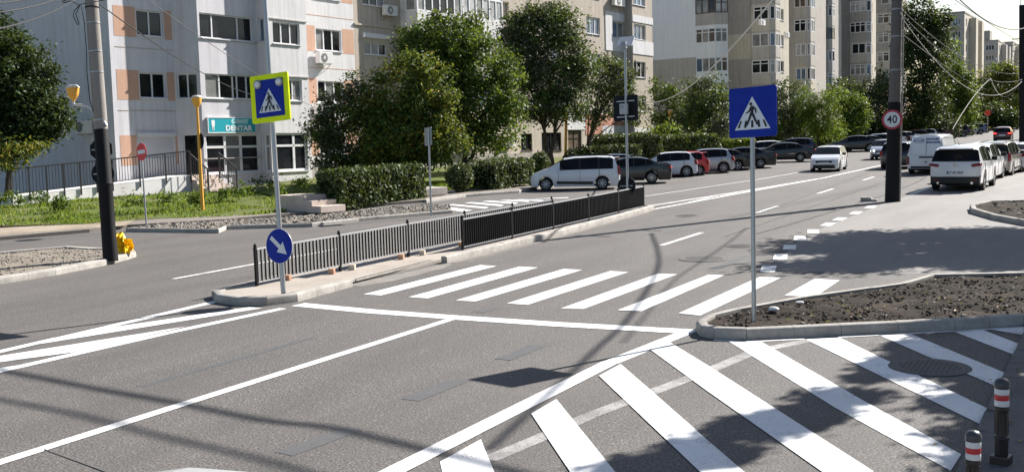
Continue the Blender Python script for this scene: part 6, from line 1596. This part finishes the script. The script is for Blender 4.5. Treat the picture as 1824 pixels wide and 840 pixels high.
tree('broadleaf_tree','wide dark tree below the grey blank gable', ground_at(1548,D), BL(D,(1530,165,40,28),(1560,190,36,45),(1580,175,24,45),(1500,160,30,18),(1570,150,26,30),(1545,215,40,26)), ['leaf_silver','leaf_deep'], 320, 45, .65, .24, .15, group='trees between the blocks', mix=.5)
D = 108.
tree('tall_tree','very tall dark tree right of the straight pole', ground_at(1645,D), BL(D,(1645,40,40,42),(1660,90,34,45),(1630,110,34,60),(1650,170,40,50),(1620,60,26,50),(1672,50,22,40),(1625,200,36,40)), ['leaf_dark','leaf_mid'], 520, 55, .75, .27, .22, group='trees along the far road', mix=.2)
D = 124.
tree('tall_tree','pointed bright green tree right of the very tall dark one', ground_at(1700,D), BL(D,(1693,110,22,36),(1705,150,32,40),(1690,180,34,36),(1720,175,20,34),(1708,210,36,24)), ['leaf_mid','leaf_bright'], 340, 50, .75, .27, .18, group='trees along the far road', mix=.35)
tree('broadleaf_tree','shady tree with sunlit pale leaves at the foot of the tall pair', ground_at(1665,112.), BL(112.,(1668,185,20,40),(1650,215,36,22),(1690,222,26,18)), ['leaf_silver','leaf_dark'], 180, 45, .6, .24, .13, group='trees along the far road', mix=.5)
D = 165.
tree('broadleaf_tree','olive green tree below the farthest blocks', ground_at(1775,D), BL(D,(1770,150,34,32),(1795,150,28,32),(1755,170,26,30),(1785,185,36,30),(1810,165,20,40),(1790,128,22,16)), ['leaf_yellow','leaf_mid'], 360, 45, 1.0, .36, .2, group='trees along the far road', mix=.55)
D = 158.
tree('broadleaf_tree','dark bushy tree at the end of the far parked row', ground_at(1745,D), BL(D,(1740,205,26,26),(1765,208,26,24),(1725,215,22,18),(1795,210,26,24)), ['leaf_dark','leaf_deep'], 260, 45, .9, .34, .18, group='trees along the far road', mix=.4)
D = 190.
tree('broadleaf_tree','farthest dark trees closing the road beside the edge pole', ground_at(1815,D), BL(D,(1812,205,22,30),(1840,190,36,44),(1875,185,36,50)), ['leaf_dark','leaf_mid'], 240, 45, 1.1, .4, .2, group='trees along the far road', mix=.4)
tree('broadleaf_tree','roadside tree near the edge pole on the right pavement', (9.5,92,0), [((9.5,92,6.5),(3.6,3.6,3.0)),((9.2,95,5.5),(3,3,2.4))], ['leaf_deep','leaf_mid'], 120, 40, .9, .36, .2, group='trees along the far road')
def shade_blob(px, h, r, rz):
    g = P(*px); k = h/SUN.z; return ((g.x+SUN.x*k, g.y+SUN.y*k, h), (r,r,rz))
# off-frame trees on the right pavement whose shade falls across the lay-by and the hatching
tree('pavement_tree','spreading pavement tree whose shade falls on the lay-by', (3.6,33.6,0), [shade_blob(q, h, r, rz) for q, h, r, rz in (((1480,440),7.6,1.0,.5),((1560,425),7.4,1.3,.6),((1640,450),7.0,1.5,.8),((1430,475),7.6,.7,.3),((1540,470),7.2,1.0,.5),((1720,420),7.2,1.6,.9),((1800,460),7.,1.8,1.0),((1420,430),7.8,.5,.25),((1880,430),7.,2.,1.))], ['leaf_deep','leaf_mid'], 900, 65, .5, .18, .2, group='trees on the right pavement')
def shade_blob(px, h, r, rz):
    g = P(*px); k = h/SUN.z; return ((g.x+SUN.x*k, g.y+SUN.y*k, h), (r,r,rz))
nb = [shade_blob(q, 6.6, r, rz) for q, r, rz in (((1590,650),.30,.18),((1660,622),.42,.25),((1540,672),.20,.10),((1500,708),.30,.13),((1420,740),.34,.14),((1340,768),.34,.15),((1240,810),.34,.16),((1150,850),.42,.2),((1050,900),.5,.25))]
tree('pavement_tree','thin branched pavement tree near the bollards', (2.8,19.,0), nb, ['leaf_deep','leaf_mid'], 330, 80, .17, .13, .07, stems=[((2.8,19.,0),(2.2,18.2,5.6))], group='trees on the right pavement', limbs=6)
nb = [shade_blob(q, 6.2, r, rz) for q, r, rz in (((1740,620),.5,.3),((1800,650),.5,.3),((1700,602),.36,.22),((1840,720),.6,.4),((1770,770),.34,.2),((1850,830),.6,.4),((1690,722),.15,.1),((1880,620),.7,.4),((1790,870),.4,.3),((1760,690),.22,.12),((1680,655),.28,.15),((1820,600),.6,.3),((1730,655),.3,.2))]
tree('pavement_tree','dense pavement tree shading the bollards', (3.6,20.,0), nb, ['leaf_deep','leaf_mid'], 620, 90, .22, .14, .09, stems=[((3.6,20.,0),(3.2,19.3,5.2))], group='trees on the right pavement', limbs=6)
for i, (x, y, h, r) in enumerate(((9.5,52,6.5,3.4),(10.5,66,7.,3.6),(9.8,80,6.2,3.2),(11,110,7,3.8),(12,24,6.5,3.2))):  # unseen row, added so the car windows mirror something dark
    tree('pavement_tree','%s big tree of the row on the far side of the right pavement' % ['first','second','third','fourth','fifth'][i], (x,y,0), [((x,y,h),(r,r,r*.8)),((x+1,y+2,h-1),(r*.8,r*.8,r*.6)),((x-.5,y-2,h-1.2),(r*.8,r*.8,r*.6))], ['leaf_deep','leaf_mid'], 90, 40, .9, .42, .2, group='trees on the right pavement')
for i, (x, y, h, r) in enumerate(((14,135,6.5,4.),(13,160,7.,4.2),(12,190,6.8,4.5),(15,215,7,5.),(8,235,6.5,5.))):  # added out of view to keep bright horizon out of the car glass
    tree('pavement_tree','%s distant tree closing the right side of the road' % ['first','second','third','fourth','fifth'][i], (x,y,0), [((x,y,h),(r,r,r*.9)),((x+2,y+3,h-2.5),(r,r,r*.8))], ['leaf_deep','leaf_mid'], 90, 40, 1.2, .6, .25, group='trees on the right pavement')
B_s = Building('apartment_building', 'grey slab block closing the far right of the road', Vector((12,250,-.5)), R_(0)); B_s.facade((0,0),(50,0), -1, 20., [dict(u0=3+5*i,u1=5+5*i,z0=1.2+2.75*k,z1=2.6+2.75*k,nm=2) for i in range(9) for k in range(7)], 'plaster_tower_dark'); B_s.slab(0,50,.02,12,-1,20,'plaster_tower_dark','side_wall')  # added beyond the view to shut horizon sky out of window reflections
B_r = Building('apartment_building', 'long grey apartment block on the right side of the road', Vector((36,10,-.5)), R_(0)); B_r.facade((0,200),(0,0), -1, 18., [dict(u0=3+6*i,u1=5+6*i,z0=1.2+2.75*k,z1=2.6+2.75*k,nm=2) for i in range(12) for k in range(6)], 'plaster_grey'); B_r.slab(0.01,10,0,200,-1,18,'plaster_tower','side_wall')  # unseen block, added for darker car windows and less sky fill
# hedges and bushes
def hedge(name, label, px_front, D0, D1, depth_m, h, leafm, n=2600, size=.13, zb=.12, round_=False, cat='hedge', mix=.2):
    """clipped hedge between two ground points; px_front = (x0, x1) columns"""
    a, b = ground_at(px_front[0], D0, zb), ground_at(px_front[1], D1, zb); d = (b-a); L = d.length; d.normalize(); nrm = Vector((-d.y, d.x, 0))
    if nrm.dot(a-CAM) < 0: nrm = -nrm
    t = thing(name, label, cat, (0,0,0), 0, False, 'hedges and clipped bushes'); c0 = (a+b)/2+nrm*depth_m/2
    pts = []; out = []; tries = 0
    while len(pts) < n:
        f = NPR.random(); u, v, w_ = NPR.random(3)
        if f < .45: q = (u, 0., v); o = -nrm
        elif f < .75: q = (u, w_, 1.); o = Vector((0,0,1))
        elif f < .85: q = (0., w_, v); o = -d
        elif f < .95: q = (1., w_, v); o = d
        else: q = (u, 1., v); o = nrm
        p = a+d*L*q[0]+nrm*depth_m*q[1]+Vector((0,0,h*q[2]))
        if round_:
            e = Vector((NPR.normal(),NPR.normal(),NPR.normal())).normalized(); p = c0+d*(e.dot(d)*L/2)+nrm*(e.dot(nrm)*depth_m/2)+Vector((0,0,h*(.5+.5*e.z)**.8)); o = e
        p += Vector(NPR.normal(size=3))*.05+Vector(o)*(.10*mnoise.noise(p*1.7))
        pts.append(p); out.append(o)
    C = np.array([tuple(p) for p in pts]); O = np.array([tuple(o) for o in out]); mi = np.where(NPR.random(n) < mix, 1, 0)
    leaves_mesh('foliage', C, O*1.2, size, leafm, mi, t, .25, .6)
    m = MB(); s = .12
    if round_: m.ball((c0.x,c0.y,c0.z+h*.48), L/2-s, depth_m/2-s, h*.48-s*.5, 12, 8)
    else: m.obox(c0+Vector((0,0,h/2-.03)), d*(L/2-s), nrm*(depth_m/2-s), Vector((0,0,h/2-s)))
    m.build('branches', 'hedge_core', t); return t  # solid dark core rather than twigs, added to block light behind the leaves
HL = ['leaf_hedge','leaf_silver']
D_ = lambda x, y, z=.12: depth(P(x,y,z))
hedge('clipped_hedge','long dark clipped hedge right of the garden steps', (606,757), D_(606,371), D_(757,351), 1.0, 1.18, ['leaf_hedge','leaf_dark'], 6000, .13, mix=.35)
hedge('round_bush','round clipped bush in front of the large glossy tree', (815,852), D_(815,343), D_(852,340), 1.0, 1.05, HL, 1500, .12, round_=True, cat='bush')
hedge('clipped_hedge','square clipped hedge left of the white estate car', (880,952), D_(880,337), D_(952,329), 1.3, 1.1, HL, 3000, .12)
hedge('round_bush','low bush between the square hedge and the twin stemmed tree', (948,978), 55., 55., 1., 1.15, HL, 1100, .13, round_=True, cat='bush')
hedge('round_bush','small loose bush at the foot of the thin leaning tree', (1005,1050), 60., 60., 1., 1.1, ['leaf_mid','leaf_silver'], 1200, .14, round_=True, cat='bush')
hedge('clipped_hedge','low hedge above the roof of the white estate car', (1050,1142), 60., 62., 1.2, 1.25, HL, 2600, .15)
hedge('clipped_hedge','higher hedge behind the black saloon roof', (1086,1180), 68., 70., 2.0, 1.75, HL, 3600, .16)
hedge('clipped_hedge','long light hedge behind the small white hatchback', (1168,1282), 72., 76., 2.2, 1.55, ['leaf_hedge','leaf_mid'], 4200, .17)
hedge('clipped_hedge','yellow green low hedge behind the black car with white wheels', (1282,1345), 80., 82., 1.6, 1.1, ['leaf_bright','leaf_yellow'], 2400, .16)
hedge('clipped_hedge','clipped pale hedge beyond the oncoming white hatchback', (1468,1508), 95., 96., 2., 1.4, ['leaf_hedge','leaf_mid'], 1600, .2)
for (x0,x1,dd,h,lb) in ((1380,1470,96.,1.6,'dark undergrowth hedge below the drooping tree'),(1508,1600,104.,1.8,'dark undergrowth hedge left of the straight pole'),(1600,1680,118.,1.8,'dark undergrowth hedge below the very tall tree'),(1680,1760,140.,2.,'dark undergrowth hedge along the far parked row')):
    hedge('clipped_hedge', lb, (x0,x1), dd, dd+4, 2.5, h, ['leaf_dark','leaf_deep'], 2200, .24)
# weeds on the bank
rw = random.Random(9); k = 0
for (x, y, s) in ((540,340,.5),(500,345,.45),(470,338,.6),(430,352,.5),(400,355,.35),(350,362,.4),(300,368,.5),(235,372,.45),(70,362,.5),(25,366,.6),(110,372,.4)):
    D = depth(P(x,y,.3)); g = ground_at(x, D, .3); k += 1
    pts = [(tuple(g+Vector((0,0,s*.5))), (s*.9,s*.9,s*.6))]; C, O, K = crown_points(pts, 16, 20, .2)
    o = leaves_mesh('weed_clump', C, O, .14, ['leaf_mid','leaf_bright'] if k % 3 else ['leaf_deep','leaf_mid'], np.where(NPR.random(len(K))<.3,1,0), None, .5, .4)
    lab = ['right of the garden steps','below the right shop window','below the shop windows','below the entrance steps','beside the entrance steps','left of the yellow lamp post','by the no entry sign','right of the leaning pole','at the left end of the ramp','at the dark tree trunk','left of the leaning pole'][k-1]
    tag(o, 'leafy weed clump '+lab, 'weed', 'weeds on the bank')
# the dark lattice pole at the right edge and a small red board far off
b = ground_at(1821,62.,0); t = PT(1821,10,62.); ln = (t-b).length
po = axis_thing('edge_pole', 'dark square pole at the right picture edge', 'utility pole', b, t); m = MB(); m.box(-.16,.16,-.16,.16,-.1,ln); m.build('shaft', 'pole_black', po)
m = MB(); m.tube([(-.08,0,ln-.1),(-.08,0,ln+1.6)], .02, 6); m.build('mast', 'galvanised_dull', po)
m = MB()
for z in (ln-1.9,ln-2.25,ln-2.6): m.bar((-.55,0,z),(.4,0,z),.05,.05)
m.build('cross_arm', 'galvanised_dull', po)
g = ground_at(1759,140.,0); o = thing('far_sign', 'small red board on a post at the far end of the parked row', 'road sign', g, 0.)
m = MB(); m.tube([(0,0,0),(0,0,2.9)], .06, 8); m.build('post', 'galvanised_dull', o); m = MB(); slab(m, circle(.40,20), -.02, .02); m.build('board', 'red_board', o, Matrix.Translation((0,-.08,2.6)))
